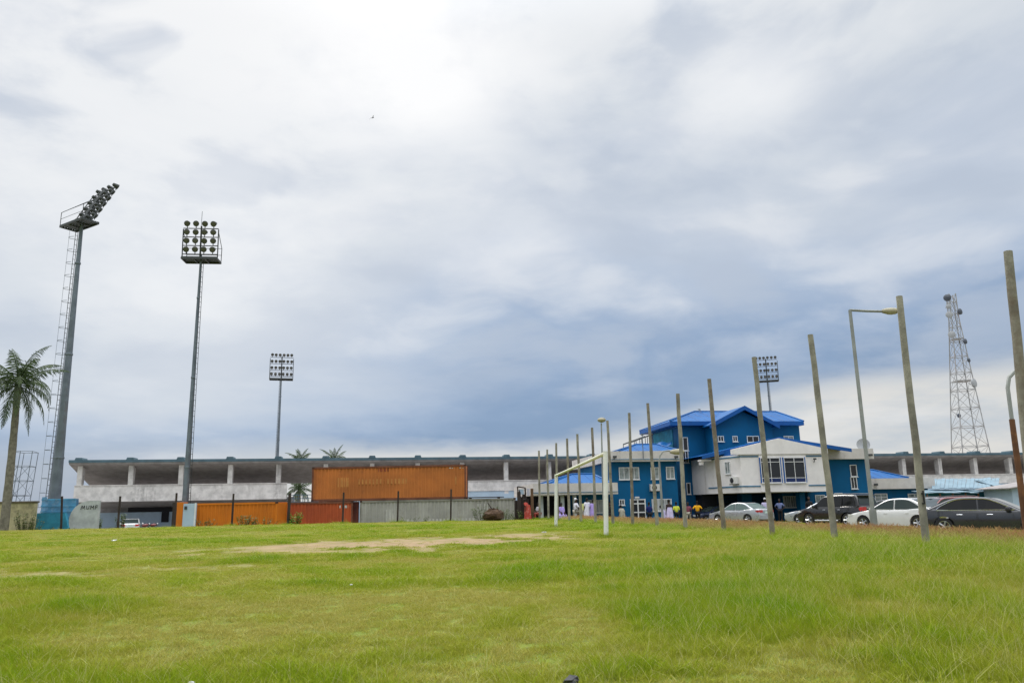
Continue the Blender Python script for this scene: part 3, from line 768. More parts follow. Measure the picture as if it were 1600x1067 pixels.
# ------------------------------------------------------------------ sheds on the right
def build_sheds():
    v = 60.5
    u0, z1 = pv(1452, 762.5, v); u1 = pv(1556, 762, v)[0]; ut, zt = pv(1458, 747.5, v + 4.5); ut1 = pv(1562, 746, v + 4.5)[0]
    fr = Frame('sheet_roof_shed', u0, v, -0.5, 'long low shed with pale blue sheet metal roofs behind the parked cars', 'shed')
    r = MB(); ns = 16
    for k in range(ns):
        a, b = k / ns, (k + 0.93) / ns
        j = rng.uniform(-0.05, 0.05)
        q = [(u0 + (u1 - u0) * a, v - 0.3, z1 + j), (u0 + (u1 - u0) * b, v - 0.3, z1 + j), (ut + (ut1 - ut) * b, v + 4.5, zt + j), (ut + (ut1 - ut) * a, v + 4.5, zt + j)]
        r.add(q + [(x, y, z - 0.04) for x, y, z in q], [(0, 1, 2, 3), (7, 6, 5, 4), (0, 4, 5, 1), (1, 5, 6, 2), (2, 6, 7, 3), (3, 7, 4, 0)])
    for k in range(4):
        a = 0.78 + 0.06 * k; uu = u0 + (u1 - u0) * a + 1.2
        q = [(uu, v - 0.2 + k * 0.4, z1 + 0.1), (uu + 0.9, v - 0.1 + k * 0.4, z1 + 0.14 - 0.03 * k), (uu + 1.6, v + 3.2, zt - 0.25), (uu + 0.7, v + 3.0, zt - 0.2)]
        r.add(q + [(x, y, z - 0.04) for x, y, z in q], [(0, 1, 2, 3), (7, 6, 5, 4), (0, 4, 5, 1), (1, 5, 6, 2), (2, 6, 7, 3), (3, 7, 4, 0)])
    fr.part('roof', r, M['metalroof'])
    fr.part('wall', MB().box(u0, u1 + 1, v + 0.2, v + 4.4, -0.5, z1 - 0.15), M['bluegreen'])
    a0, z2 = pv(1446, 770, v - 1.6); a1 = pv(1585, 769, v - 1.6)[0]; z3 = pv(1500, 765.5, v - 0.2)[1]
    r2 = MB()
    for k in range(10):
        x0, x1 = a0 + (a1 - a0) * k / 10, a0 + (a1 - a0) * (k + 0.97) / 10; j = rng.uniform(-0.04, 0.05)
        q = [(x0, v - 1.6, z2 + j), (x1, v - 1.6, z2 + j), (x1, v + 0.15, z3 + j), (x0, v + 0.15, z3 + j)]
        r2.add(q + [(x, y, z - 0.05) for x, y, z in q], [(0, 1, 2, 3), (7, 6, 5, 4), (0, 4, 5, 1), (1, 5, 6, 2), (2, 6, 7, 3), (3, 7, 4, 0)])
    fr.part('porch_roof', r2, M['metalroof'])
    for k in range(7):
        u = a0 + (a1 - a0) * (k + 0.2) / 7; fr.part('post', MB().box(u - 0.05, u + 0.05, v - 1.5, v - 1.4, -0.5, z2 - 0.06), M['wood'])
    # small white hut
    v = 56.0; u0, z1 = pv(1580, 763, v); u1 = u0 + 4.2; zr = pv(1600, 755.5, v)[1]
    fr = Frame('white_hut', u0, v, -0.5, 'small white hut with a dark lean-to roof at the right edge', 'hut')
    fr.part('wall', MB().prism([(u0, -0.5), (u1, -0.5), (u1, z1 + 0.5), (u0, z1)], v, v + 3), M['paleblue'])
    fr.part('roof', MB().prism([(u0 - 0.5, z1 - 0.03), (u1 + 0.3, z1 + 0.62), (u1 + 0.3, z1 + 0.70), (u0 - 0.5, z1 + 0.05)], v - 0.4, v + 3.4), M['soffit'])
    win_px(fr, 1592, 1602, 770, 782, v, cols=1)


build_sheds()


# ------------------------------------------------------------------ shipping containers
def corr(x0, x1, z0, z1, y, depth=0.045, pitch=0.28, mb=None, mi=0):
    mb = mb or MB(); n = max(1, int(round((x1 - x0) / pitch))); p = (x1 - x0) / n; xs = []
    for k in range(n):
        b = x0 + k * p; xs += [(b, y), (b + p * 0.28, y), (b + p * 0.5, y + depth), (b + p * 0.78, y + depth)]
    xs.append((x1, y))
    vs = [(a, b, z) for z in (z0, z1) for a, b in xs]; m = len(xs)
    return mb.add(vs, [(k, k + 1, m + k + 1, m + k) for k in range(m - 1)], mi)


def container(loc, L, name, label, wall, rail, H=2.59, W=2.44, marks=(), rz=0.0):
    t = empty(name, loc, rz, label, 'shipping container', 'shipping containers behind the field')
    w = MB(); corr(0.12, L - 0.12, 0.16, H - 0.14, 0.03, mb=w)
    w.box(0.06, L - 0.06, 0.12, W - 0.05, 0.14, H - 0.05)
    w.build('wall_panel', wall, t, fix=False)
    r = MB()
    for x0, x1 in ((0, 0.12), (L - 0.12, L)):
        for y0, y1 in ((0, 0.12), (W - 0.12, W)): r.box(x0, x1, y0, y1, 0, H)
    r.box(0.12, L - 0.12, 0, 0.1, 0, 0.16).box(0.12, L - 0.12, 0, 0.08, H - 0.14, H)
    r.box(0.12, L - 0.12, W - 0.1, W, 0, 0.16).box(0.12, L - 0.12, W - 0.08, W, H - 0.14, H)
    r.build('frame', rail, t)
    c = MB()
    for x in (-0.01, L - 0.17):
        for z in (-0.005, H - 0.115): c.box(x, x + 0.18, -0.012, 0.15, z, z + 0.12)
    c.build('corner_casting', mat('dark_rusty_casting', (0.05, 0.025, 0.018), 0.9, var=0.3), t)
    for (x0, x1, z0, z1, m) in marks:
        corr(x0, x1, z0, z1, 0.026, mb=(mm := MB())); mm.build('faded_marking', m, t, fix=False)
    return t


OR = mat('faded_rust_orange_container', (0.39, 0.128, 0.030), 0.75, var=0.16, scale=0.6, dirt=(0.15, 0.05, 0.025), dirt_amt=0.5, dirt_scale=0.8, streak=True)
ORB = mat('bright_orange_container', (0.50, 0.142, 0.007), 0.7, var=0.10, scale=0.6, dirt=(0.28, 0.085, 0.02), dirt_amt=0.45, dirt_scale=0.8, streak=True)
RED = mat('brick_red_container', (0.36, 0.072, 0.022), 0.75, var=0.14, scale=0.6, dirt=(0.16, 0.04, 0.025), dirt_amt=0.5, dirt_scale=0.8, streak=True)
GRY = mat('weathered_grey_container', (0.32, 0.31, 0.28), 0.8, var=0.16, scale=0.6, dirt=(0.13, 0.11, 0.09), dirt_amt=0.6, dirt_scale=1.0, streak=True)
RRAIL = mat('dark_rust_rail', (0.15, 0.055, 0.03), 0.85, var=0.35, dirt=(0.03, 0.02, 0.018), dirt_amt=0.6, dirt_scale=1.5)
GRAIL = mat('grey_rust_rail', (0.20, 0.19, 0.16), 0.85, var=0.3, dirt=(0.07, 0.04, 0.03), dirt_amt=0.6, dirt_scale=1.5)
FADE = mat('faded_yellow_lettering', (0.43, 0.185, 0.05), 0.75, var=0.15, scale=2.0, dirt=(0.37, 0.125, 0.034), dirt_amt=0.9, dirt_scale=2.5)
FADEG = mat('faded_white_lettering', (0.42, 0.41, 0.38), 0.8, var=0.15, dirt=(0.3, 0.29, 0.26), dirt_amt=0.6, dirt_scale=2)
Yc = 60.0
zlow = at(680, 780, Yc).z; LB = zlow - 2.59
a = at(486.5, 755, Yc).x; b = at(728, 755, Yc).x
mk = [(2.0, 2.95, 1.05, 1.75, FADE)]
x = 3.6
for wd in (1.95, 1.5): mk.append((x, x + wd, 1.22, 1.62, FADE)); x += wd + 0.28
mk.append((11.05, 11.25, 1.1, 1.7, FADE)); mk.append((10.6, 11.0, 2.3, 2.38, FADEG)); mk.append((11.4, 11.7, 2.3, 2.38, FADEG)); mk.append((5.1, 5.9, 2.15, 2.42, mat('maroon_patch', (0.22, 0.055, 0.025), 0.8)))
container((a, Yc + 0.1, zlow + 0.02), b - a, 'shipping_container', 'long rusty orange container stacked on top of the row', OR, RRAIL, marks=mk)
a = at(562, 800, Yc).x; b = at(806, 795, Yc).x
container((a, Yc, LB), b - a, 'shipping_container', 'long weathered grey container under the stacked orange one', GRY, GRAIL,
          marks=[(3.4, 9.2, 0.62, 1.15, FADEG), (2.0, 2.6, 1.0, 1.9, FADEG), (9.0, 9.25, 1.75, 2.2, FADEG), (9.5, 9.8, 1.75, 2.2, FADEG)])
a = at(434, 800, Yc).x; b = at(551, 800, Yc).x
container((a, Yc, LB - 0.02), b - a, 'shipping_container', 'brick red container between the bright orange and grey ones', RED, RRAIL, marks=[(4.7, 5.0, 2.1, 2.3, FADEG), (5.1, 5.4, 2.1, 2.3, FADEG)])
a = at(303, 800, 56.5).x; b = at(433, 800, 56.5).x
z = at(370, 785, 56.5).z
container((a, 56.5, z - 2.59), b - a, 'shipping_container', 'bright orange container beside the tall light mast', ORB, ORB)
# things lying on the grey container
o = MB().box(-1.5, 1.5, -0.4, 0.4, 0.0, 0.06).box(-1.2, -1.0, -0.3, 0.3, -0.06, 0.0).box(1.0, 1.2, -0.3, 0.3, -0.06, 0.0).build('wooden_pallet', M['post'], loc=(at(757, 775, 60.8).x, 60.9, zlow + 0.07))
tag(o, 'thin dark pallet lying on the grey container roof', 'pallet')

# orange locker with an open white door beside the mast
p = at(268, 800, 56.0); q = at(284, 800, 56.0); zt = at(275, 784.5, 56).z
t = empty('steel_locker', ((p.x + q.x) / 2, 56.2, gh(p.x, 56)), 0, 'orange steel locker with a white door left of the bright orange container', 'locker')
w = q.x - p.x; h = zt - gh(p.x, 56)
MB().box(-w / 2, w / 2, 0, 0.8, 0, h).build('body', ORB, t, bevel=0.02)
MB().box(-w / 2 - 0.02, -w / 2 + 0.14, -0.03, 0.0, 0.3, h).build('edge_strip', M['post'], t)
d = MB().box(w / 2 + 0.03, w / 2 + 0.98, -0.06, 0.0, 0.05, h - 0.1).build('door', M['paleblue'], t)
MB().box(w / 2 + 0.85, w / 2 + 0.96, -0.1, -0.063, 0.0, h - 0.06).build('door_edge', M['frame'], d)
MB().box(w / 2 + 0.12, w / 2 + 0.3, -0.12, -0.064, h - 0.5, h - 0.28).build('lock_box', M['darkmetal'], d)

# ------------------------------------------------------------------ floodlight masts
def floodlight_mast(base, top_px, Y, r0, r1, cols, rows, face, label, pw=3.3, ph=3.4, tilt=14, yo=0.3, pd=0.8, hoops=True, ladder_side=-1, head_z=None, lit_front=True):
    """base: photo point of the foot; top_px: photo point of the pole top at depth Y; face: heading of the lamps in degrees (0 = +Y, clockwise)"""
    zb = gh(at(*base, Y).x, Y) - 0.1
    bx = at(*base, Y).x; tp = at(*top_px, Y); hz = tp.z - zb
    t = empty('floodlight_mast', (bx, Y, zb), 0, label, 'floodlight', 'stadium floodlight masts')
    dx = tp.x - bx
    P = lambda z: Vector((dx * z / hz, 0, z))
    m = MB(); n = 12; zp = hz - ph * 0.98; hq = (zp + 0.35) / hz
    m.path([P(hz * q * hq) for q in (0, 0.11, 0.34, 0.5, 0.86, 1)], [r0 * q for q in (1, 0.80, 0.59, 0.51, 0.32, 0.25)], 10)
    m.lathe([(r0 + 0.25, 0), (r0 + 0.25, 0.12), (r0 + 0.02, 0.14)], (0, 0, 0.05), n=12)
    for f in (0.22, 0.5, 0.76):
        z = hz * f; rr = r0 * np.interp(f, (0, 0.11, 0.34, 0.5, 0.86, 1), (1, 0.80, 0.59, 0.51, 0.32, 0.25)); c = P(z); m.lathe([(rr + 0.015, -0.08), (rr + 0.03, 0), (rr + 0.015, 0.08)], c, n=8)
    m.build('pole', M['galv'], t)
    zp = hz - ph * 0.98
    hq = (zp + 0.35) / hz                                     # platform level
    # ladder with safety hoops
    l = MB(); off = ladder_side
    rr = lambda z: r0 * float(np.interp(z / hz, (0, 0.11, 0.34, 0.5, 0.86, 1), (1, 0.80, 0.59, 0.51, 0.32, 0.25)))
    gap = 0.16 if hoops else 0.07
    for s in (-0.16, 0.16):
        l.path([P(z) + Vector((off * (rr(z) + gap), s, 0)) for z in np.linspace(0.8, zp, 6)], 0.022, 4)
    z = 1.0
    while z < zp:
        c = P(z) + Vector((off * (rr(z) + gap), 0, 0)); l.tube(c + Vector((0, -0.16, 0)), c + Vector((0, 0.16, 0)), 0.016, n=4); z += 0.4
    l.build('ladder', M['darkmetal'], t)
    if hoops:
        h = MB(); z = 2.6
        while z < zp:
            c = P(z) + Vector((off * (rr(z) + 0.16), 0, 0))
            h.path([c + Vector((off * 0.58 * math.sin(k * math.pi / 6), 0.36 * math.cos(k * math.pi / 6), 0)) for k in range(7)], 0.02, 4); z += 1.05
        c0, c1 = P(2.6), P(zp)
        h.tube(c0 + Vector((off * (rr(2.6) + 0.74), 0, 0)), c1 + Vector((off * (rr(zp) + 0.74), 0, 0)), 0.012, n=4)
        h.build('safety_hoops', M['galv'], t)
    # head: local frame with x along the panel, y towards the lamps
    f = R_(face); fx = Vector((math.cos(f), -math.sin(f), 0)); fy = Vector((math.sin(f), math.cos(f), 0))
    C0 = P(zp)
    tl = math.tan(R_(tilt))
    def H(x, y, z): return C0 + fx * x + fy * (y + z * tl) + Vector((0, 0, z))
    pl = MB()
    def obox(x0, x1, y0, y1, z0, z1, mb):
        vs = [C0 + fx * x + fy * y + Vector((0, 0, z)) for z in (z0, z1) for y in (y0, y1) for x in (x0, x1)]
        mb.add(vs, [(0, 2, 3, 1), (4, 5, 7, 6), (0, 1, 5, 4), (2, 6, 7, 3), (0, 4, 6, 2), (1, 3, 7, 5)])
    hw = pw / 2
    for y0 in np.arange(-pd + 0.05, 0.45, 0.2): obox(-hw, hw, y0, y0 + 0.13, -0.04, 0.02, pl)
    for x in (-hw, -hw * .33, hw * .33, hw): obox(x - 0.04, x + 0.04, -pd + 0.02, 0.5, -0.16, -0.045, pl)
    obox(-hw, hw, -pd, -pd + 0.06, -0.18, 0.02, pl); obox(-hw, hw, 0.45, 0.51, -0.18, 0.02, pl)
    pl.build('platform', M['darkmetal'], t)
    fr = MB()
    for x in (-hw, hw):
        fr.tube(H(x, yo, 0), H(x, yo, ph * 0.86), 0.045, n=5)
        fr.tube(C0 + fx * x + fy * (0.05 - pd), C0 + fx * x + fy * (0.05 - pd) + Vector((0, 0, 1.1)), 0.03, n=4)
        fr.tube(C0 + fx * x + fy * (0.05 - pd) + Vector((0, 0, 1.1)), H(x, yo, ph * 0.8), 0.025, n=4)
    fr.path([H(0, yo - 0.08, z) for z in (-0.1, ph * 0.5, ph * 0.97)], max(0.06, r0 * 0.24), 8)
    for zz in (0.55, 1.1): fr.tube(C0 + fx * -hw + fy * (0.05 - pd) + Vector((0, 0, zz)), C0 + fx * hw + fy * (0.05 - pd) + Vector((0, 0, zz)), 0.022, n=4)
    for k in range(rows):
        z = 0.25 + (ph - 0.55) * k / (rows - 1); fr.tube(H(-hw, yo, z), H(hw, yo, z), 0.04, n=5)
    fr.build('lamp_frame', M['darkmetal'], t)
    for k in range(rows):
        for c in range(cols):
            z = 0.25 + (ph - 0.55) * k / (rows - 1) + 0.36
            x = -hw + pw * (c + 0.5) / cols
            if abs(x) < 0.2: x += 0.2
            L = empty('lamp', H(x, yo + 0.12, z)); L.parent = t
            yaw = f + R_(rng.uniform(-9, 9)); dv = Vector((math.sin(yaw), math.cos(yaw), -0.42 + rng.uniform(-.12, .12))).normalized()
            r = min(0.23, pw / cols * 0.40)
            MB().lathe([(0.06, -0.30), (0.13, -0.28), (0.16, -0.16), (r * 0.85, -0.02), (r, 0.12), (r, 0.15)], (0, 0, 0), dv, 12).build('housing', M['darkmetal'], L)
            MB().lathe([(r * 0.93, 0.152), (r * 0.6, 0.175), (0.02, 0.185)], (0, 0, 0), dv, 12).build('lens', M['lampface'], L)
            MB().tube((0, 0, -0.36), (0, 0, -0.12), 0.035, n=5).build('bracket', M['darkmetal'], L)
    if top_px[0] < 350 and top_px[0] > 200:
        a = MB(); a.tube(H(0, yo, ph * 0.95), H(0, yo, ph * 0.95) + Vector((0, 0, 1.25)), 0.018, n=4); a.build('lightning_rod', M['darkmetal'], t)
    return t


floodlight_mast((84, 800), (134, 287), 58.0, 0.52, 0.13, 4, 6, 32, 'tall floodlight mast beside the large palm, lamps seen edge on', pw=3.2, ph=3.6, tilt=26, yo=-0.1, pd=0.9)
floodlight_mast((287.5, 812), (317, 356), 57.0, 0.29, 0.08, 4, 4, 174, 'tall floodlight mast in front of the bright orange container', pw=2.65, ph=2.6, tilt=4, ladder_side=1, hoops=False)
floodlight_mast((429.5, 800), (441, 558), 112.0, 0.36, 0.20, 6, 4, 164, 'distant floodlight mast rising behind the long grandstand', pw=3.3, ph=3.3, tilt=12, hoops=False)
floodlight_mast((1219, 800), (1195.5, 562), 126.0, 0.40, 0.22, 6, 4, 196, 'distant floodlight mast rising behind the blue building', pw=3.6, ph=3.6, tilt=12, ladder_side=1, hoops=False)


# ------------------------------------------------------------------ bare poles, goal, lamp posts, fence
POLES = [(1575, 393, 1620, 846, 'bare wooden pole cut by the right edge of the picture'),
         (1405, 463, 1447, 842, 'bare wooden pole before the white sedan, its top beside a lamp head'),
         (1266, 523, 1304, 836, 'bare wooden pole standing before the black off-roader'),
         (1178, 558, 1207, 832, 'bare wooden pole at the tail of the silver sedan'),
         (1108, 592, 1131, 830, 'bare wooden pole at the bonnet of the silver sedan'),
         (1059, 615, 1071.5, 826, 'bare wooden pole left of the person in orange yellow'),
         (1012, 630, 1027, 824, 'bare wooden pole before the barred ground floor window'),
         (983, 645, 989, 821, 'bare wooden pole before the glazed double door'),
         (949, 657, 958, 820, 'bare wooden pole just right of the near goalpost'),
         (925, 668, 931, 817, 'bare wooden pole just left of the near goalpost'),
         (902, 678, 908, 815, 'bare wooden pole under the middle of the crossbar'),
         (886, 685, 889.5, 813, 'bare wooden pole right of the far goalpost'),
         (869, 692, 872, 812, 'bare wooden pole behind the far goalpost'),
         (855, 702, 857, 811, 'thin bare pole, second from the left of its row'),
         (842, 704, 843.5, 811, 'thin bare pole at the left end of its row')]
for px, pt, bx, by, lab in POLES:
    lo, hi = 5, 120
    for _ in range(40):
        mid = (lo + hi) / 2
        if at(px, pt, mid).z < 5.0: lo = mid
        else: hi = mid
    Y = mid; T = at(px, pt, Y); Bs = at(bx, by, Y); h0 = gh(Bs.x, Y) - 0.3
    k = (h0 - T.z) / (Bs.z - T.z); foot = T + (Bs - T) * k
    wb = rng.uniform(0.072, 0.082); n = 8
    pts = [foot.lerp(T, i / 7) + Vector((rng.uniform(-.012, .012), rng.uniform(-.012, .012), 0)) * (1 if 0 < i < 7 else 0) for i in range(8)]
    m = MB().path([p - foot for p in pts], [wb * (1.0 - 0.02 * i) * rng.uniform(0.97, 1.03) for i in range(8)], 10)
    o = m.build('wooden_pole', M['pole'], loc=foot, smooth=True)
    tag(o, lab, 'pole', 'bare poles in a row along the car park')
    if px == 1405:
        c = at(1440, 777, Y); s = MB()
        yy = -0.092
        s.box(-0.012, 0.012, yy, yy + 0.02, -0.13, 0.13).box(-0.05, -0.013, yy, yy + 0.02, -0.13, -0.10).box(-0.04, -0.013, yy + 0.002, yy + 0.02, 0.06, 0.09)
        d = s.build('painted_mark', M['blackpaint'], o); d.location = c - foot

# goal
A = at(946.5, 828, 23.0); Bp = at(868.5, 822, 36.5)
g1, g2 = gh(A.x, A.y), gh(Bp.x, Bp.y)
ta, tb = at(946, 708, 23.0), at(869, 742.5, 36.5)
t = empty('football_goal', (A.x, A.y, g1), 0, 'chipped white football goal frame without a net', 'goal')
o0 = Vector((A.x, A.y, g1))
MB().path([Vector((0, 0, -0.1)), (Vector((ta.x, ta.y, ta.z + 0.06)) - o0)], 0.07, 10).build('goalpost', M['goalw'], t, smooth=True)
MB().path([Vector((Bp.x, Bp.y, g2 - 0.1)) - o0, Vector((tb.x, tb.y, tb.z + 0.05)) - o0], 0.075, 10).build('goalpost', M['goalw'], t, smooth=True)
MB().path([Vector(ta) - o0, (Vector(ta) * 0.5 + Vector(tb) * 0.5) - o0 + Vector((0, 0, -0.01)), Vector(tb) - o0], 0.052, 10).build('crossbar', M['goalbar'], t, smooth=True)


def lamp_post(Y, base, pts, r, head_px, label, poleM, rs=None, name='street_lamp', headdir=(1, 0, 0), hs=1.0, base_box=None, ball=False, zdrop=None):
    """pts: photo points from the top of the straight pole outwards along the arm"""
    b = at(*base, Y); z0 = gh(b.x, Y) - 0.05
    t = empty(name, (b.x, Y, z0), 0, label, 'street lamp', 'street lamps by the car park')
    O = Vector((b.x, Y, z0)); w = [at(x, y, Y) - O for x, y in pts]
    MB().path([Vector((0, 0, 0)), w[0]], [r, r * 0.8], 8).build('pole', poleM, t, smooth=True)
    if len(w) > 1: MB().path(w, r * 0.6, 6).build('arm', M['lamp_pole'], t, smooth=True)
    if base_box: MB().path([Vector((0, 0, -0.1)), (w[0]) * base_box], r * 1.55, 10).build('base_sleeve', M['lamp_pole'], t, smooth=True)
    h = at(*head_px, Y) - O; d = Vector(headdir).normalized()
    if ball:
        MB().lathe([(0.05, -0.16), (0.22, -0.1), (0.27, 0.0), (0.22, 0.10), (0.06, 0.15)], h, (0, 0, 1), 14).build('lamp_head', M['lamphead'], t, smooth=True)
    else:
        mb = MB(); prof = [(0.03, -0.42), (0.09, -0.38), (0.14, -0.2), (0.16, 0.05), (0.14, 0.28), (0.08, 0.38), (0.02, 0.40)]
        mb.lathe([(a * hs, c * hs) for a, c in prof], h, d, 12); o = mb.build('lamp_head', M['lamphead'], t, smooth=True)
        MB().lathe([(0.02, -0.2 * hs), (0.11 * hs, -0.15 * hs), (0.125 * hs, 0.05 * hs), (0.10 * hs, 0.24 * hs), (0.02, 0.28 * hs)], h + Vector((0, 0, -0.055 * hs)), d, 12).build('lens', mat('cloudy_lamp_lens', (0.35, 0.33, 0.25), 0.3), t, smooth=True)
    return t


lamp_post(30.0, (1366, 822), [(1328, 484.5), (1355, 486), (1378, 486.5)], 0.085, (1391, 486), 'tall grey street lamp with a straight arm behind the black off-roader', M['lamp_pole'], base_box=0.12, hs=0.85)
lamp_post(48.0, (943.5, 815), [(939.5, 661)], 0.055, (940, 656), 'thin street lamp with a round head behind the near goalpost', M['lamp_pole'], ball=True, hs=0.8)
lamp_post(54.0, (1036, 815), [(1030, 722), (1031, 712), (1036, 705), (1044, 704), (1051, 704.5)], 0.085, (1058, 705.5), 'short street lamp with a curved arm before the blue left wing', M['lamp_pole'], hs=1.25)
t = lamp_post(20.0, (1607, 850), [(1581, 655), (1574.5, 606), (1576.5, 590), (1584, 581.5), (1594, 578.5), (1606, 577.5)], 0.085, (1616, 577), 'rust eaten street lamp with a curved arm at the right edge', M['rustpole'])

FENCE = [(97, 775, 97, 824, 'against the faded blue wall'), (188, 775, 184, 822, 'before the white ground floor wall of the stand'),
         (276, 770, 273, 819, 'beside the orange steel locker'), (365, 771, 362.5, 815, 'before the middle of the bright orange container'),
         (453, 770, 450, 814, 'where the bright orange and brick red containers meet', ), (537, 769, 535.5, 812, 'at the right end of the brick red container'),
         (622.5, 767, 621, 811, 'before the left half of the grey container'), (705, 764, 704, 809, 'before the middle of the grey container')]
for tx, ty, bx, by, lab in FENCE:
    Y = 54.3; T = at(tx, ty, Y); Bb = at(bx, by, Y); g = gh(Bb.x, Y) - 0.2
    w = 0.075 if tx != 453 else 0.115
    m = MB().path([Vector((0, 0, 0)), Vector((T.x - Bb.x, 0, T.z - g))], w, 4)
    o = m.build('fence_post', M['post'], loc=(Bb.x, Y, g)); tag(o, 'dark leaning fence post ' + lab, 'fence post', 'dark fence posts along the far edge of the field')

# ------------------------------------------------------------------ lattice tower with dishes
def lattice(base, top, Y, w0, w1, nb, name, label, cat, m, r=0.10, z0=-0.7, legs=4, rz=R_(38)):
    b = at(*base, Y); tp = at(*top, Y); H = tp.z - z0
    t = empty(name, (b.x, Y, z0), 0, label, cat)
    dx = tp.x - b.x
    def c(k, f):
        w = (w0 + (w1 - w0) * min(1.0, f * 1.12)) / 2 * 1.414; a = rz + k * math.pi / 2
        return Vector((dx * f + w * math.cos(a), w * math.sin(a), H * f))
    mb = MB()
    for k in range(4): mb.path([c(k, f) for f in np.linspace(0, 1, 9)], r, 5)
    mb.build('leg_frame', m, t)
    br = MB(); fs = 1 - (1 - np.linspace(0, 1, nb + 1)) ** 1.25
    for i in range(nb):
        for k in range(4):
            k2 = (k + 1) % 4
            br.tube(c(k, fs[i]), c(k2, fs[i + 1]), r * 0.45, n=4); br.tube(c(k2, fs[i]), c(k, fs[i + 1]), r * 0.45, n=4)
            br.tube(c(k, fs[i]), c(k2, fs[i]), r * 0.7, n=4)
    br.build('bracing', m, t)
    return t, Vector((b.x, Y, z0)), c


tw, tO, tc_ = lattice((1528, 800), (1485.5, 460), 140.0, 5.9, 1.2, 13, 'telecom_tower', 'grey lattice telecom tower hung with round dishes', 'telecom tower', M['tower'], 0.095)
for px, py, r, dk, yaw in [(1480, 465, 5.4, 1, -35), (1482, 478.5, 3.8, 0, -40), (1483, 491.5, 5, 0, -50), (1501, 486.5, 4.8, 1, 35), (1487, 522.5, 5.2, 0, -40), (1509, 533, 4.2, 1, 40), (1514.5, 562.5, 3.2, 1, 40), (1523, 598, 6.6, 0, 40), (1499, 649, 3.2, 1, 20)]:
    p = at(px, py, 138.5) - tO; R = r * 138.5 / 1200 * 1.05
    d = Vector((math.sin(R_(yaw)) * 0.8, -0.75, 0.05)).normalized()
    e = MB().lathe([(R * 0.98, -0.5 * R), (R, 0.0), (R * 0.92, 0.05), (0.1, 0.35 * R), (0.02, 0.36 * R)] if dk else [(R, -0.25), (R, 0.02), (R * 0.7, 0.1), (0.02, 0.12)], p, d, 16)
    o = e.build('dish', M['dishdark'] if dk else M['dish'], tw, smooth=True)
    ax = tc_(0, max(0.02, min(1, p.z / 39)))
    MB().tube(p - Vector(p - Vector((0, 0, 0))) * 0, Vector((p.x * 0.9 + ax.x * 0.1, p.y + 1.4, p.z)), 0.06, n=4).build('dish_arm', M['tower'], o)

pf = MB()
for f in (0.58, 0.78):
    q = [tc_(k, f) for k in range(4)]
    pf.add(q + [p + Vector((0, 0, 0.1)) for p in q], [(0, 1, 2, 3), (7, 6, 5, 4), (0, 4, 5, 1), (1, 5, 6, 2), (2, 6, 7, 3), (3, 7, 4, 0)])
pf.build('platform', M['tower'], tw)

# scaffold tower behind the big palm
Y = 62.0
x0, x1 = at(4, 800, Y).x, at(37, 800, Y).x; zt = at(36, 705, Y).z; zb = -0.8
sf = empty('scaffold_tower', ((x0 + x1) / 2, Y, zb), 0, 'thin pipe scaffold tower behind the trunk of the large palm', 'scaffold')
m = MB(); w = (x1 - x0) / 2
cs = [(-w, 0), (w * 0.15, -0.4), (w, 0), (w * 0.4, 1.6), (-w, 1.6)]
H = zt - zb
for x, y in cs: m.tube((x - 0.25, y, 0), (x + 0.15, y, H), 0.03, n=4)
nz = 6
for k in range(1, nz + 1):
    z = H * k / nz; s = -0.25 + 0.4 * k / nz
    for i in range(5):
        a_, b_ = cs[i], cs[(i + 1) % 5]; m.tube((a_[0] + s, a_[1], z), (b_[0] + s, b_[1], z), 0.024, n=4)
        if k < nz:
            z2 = H * (k - 1) / nz; s2 = -0.25 + 0.4 * (k - 1) / nz; m.tube((a_[0] + s2, a_[1], z2), (b_[0] + s, b_[1], z), 0.02, n=4)
m.build('pipe_frame', M['galv'], sf)

# ------------------------------------------------------------------ walls at the left edge
Y = 54.0
def wall_thing(name, label, px0, px1, pyt, Y, m, thick=0.35, cap=None, prof=None):
    a, b = at(px0, 800, Y).x, at(px1, 800, Y).x; zt = at((px0 + px1) / 2, pyt, Y).z; g = gh((a + b) / 2, Y) - 0.3
    t = empty(name, ((a + b) / 2, Y, g), 0, label, 'wall'); w = (b - a) / 2
    MB().box(-w, w, 0, thick, 0, zt - g - (0.12 if cap else 0)).build('wall_panel', m, t, bevel=0.03)
    if cap: MB().box(-w - 0.05, w + 0.05, -0.08, thick + 0.08, zt - g - 0.115, zt - g).build('coping', cap, t, bevel=0.02)
    return t


wall_thing('boundary_wall', 'mould stained cream wall at the left edge of the field', -12, 53.5, 783, 54.6, M['ywall'], cap=mat('mossy_coping', (0.12, 0.10, 0.07), 0.95, var=0.3, dirt=(0.05, 0.06, 0.03), dirt_amt=0.6))
# the blue enclosure at the foot of the near mast
Y = 56.0
a, b = at(53, 800, Y).x, at(112, 800, Y).x; zl = at(80, 801, Y).z; g = -0.5
t = empty('blue_enclosure', ((a + b) / 2, Y, g), 0, 'low faded blue wall with a blue slatted rail around the near mast', 'wall')
w = (b - a) / 2
MB().prism([(-w, 0), (w + 0.5, 0), (w, 0.25), (w - 0.5, zl - g), (-w + 0.25, zl - g)], 0, 0.3).build('wall_panel', M['bluegreen'], t)
MB().box(-w - 0.25, -w - 0.003, -0.1, 0.3, 0, at(55, 793, Y).z - g).build('end_post', M['paleblue'], t)
s = MB(); zt = at(80, 779, Y).z - g; z0 = zl - g
n = 26
for k in range(n + 1):
    x = -w + 0.15 + (2 * w - 0.3) * k / n; s.box(x - 0.03, x + 0.03, 0.6, 0.64, z0 - 0.3, zt + (0.15 if k < 4 else 0))
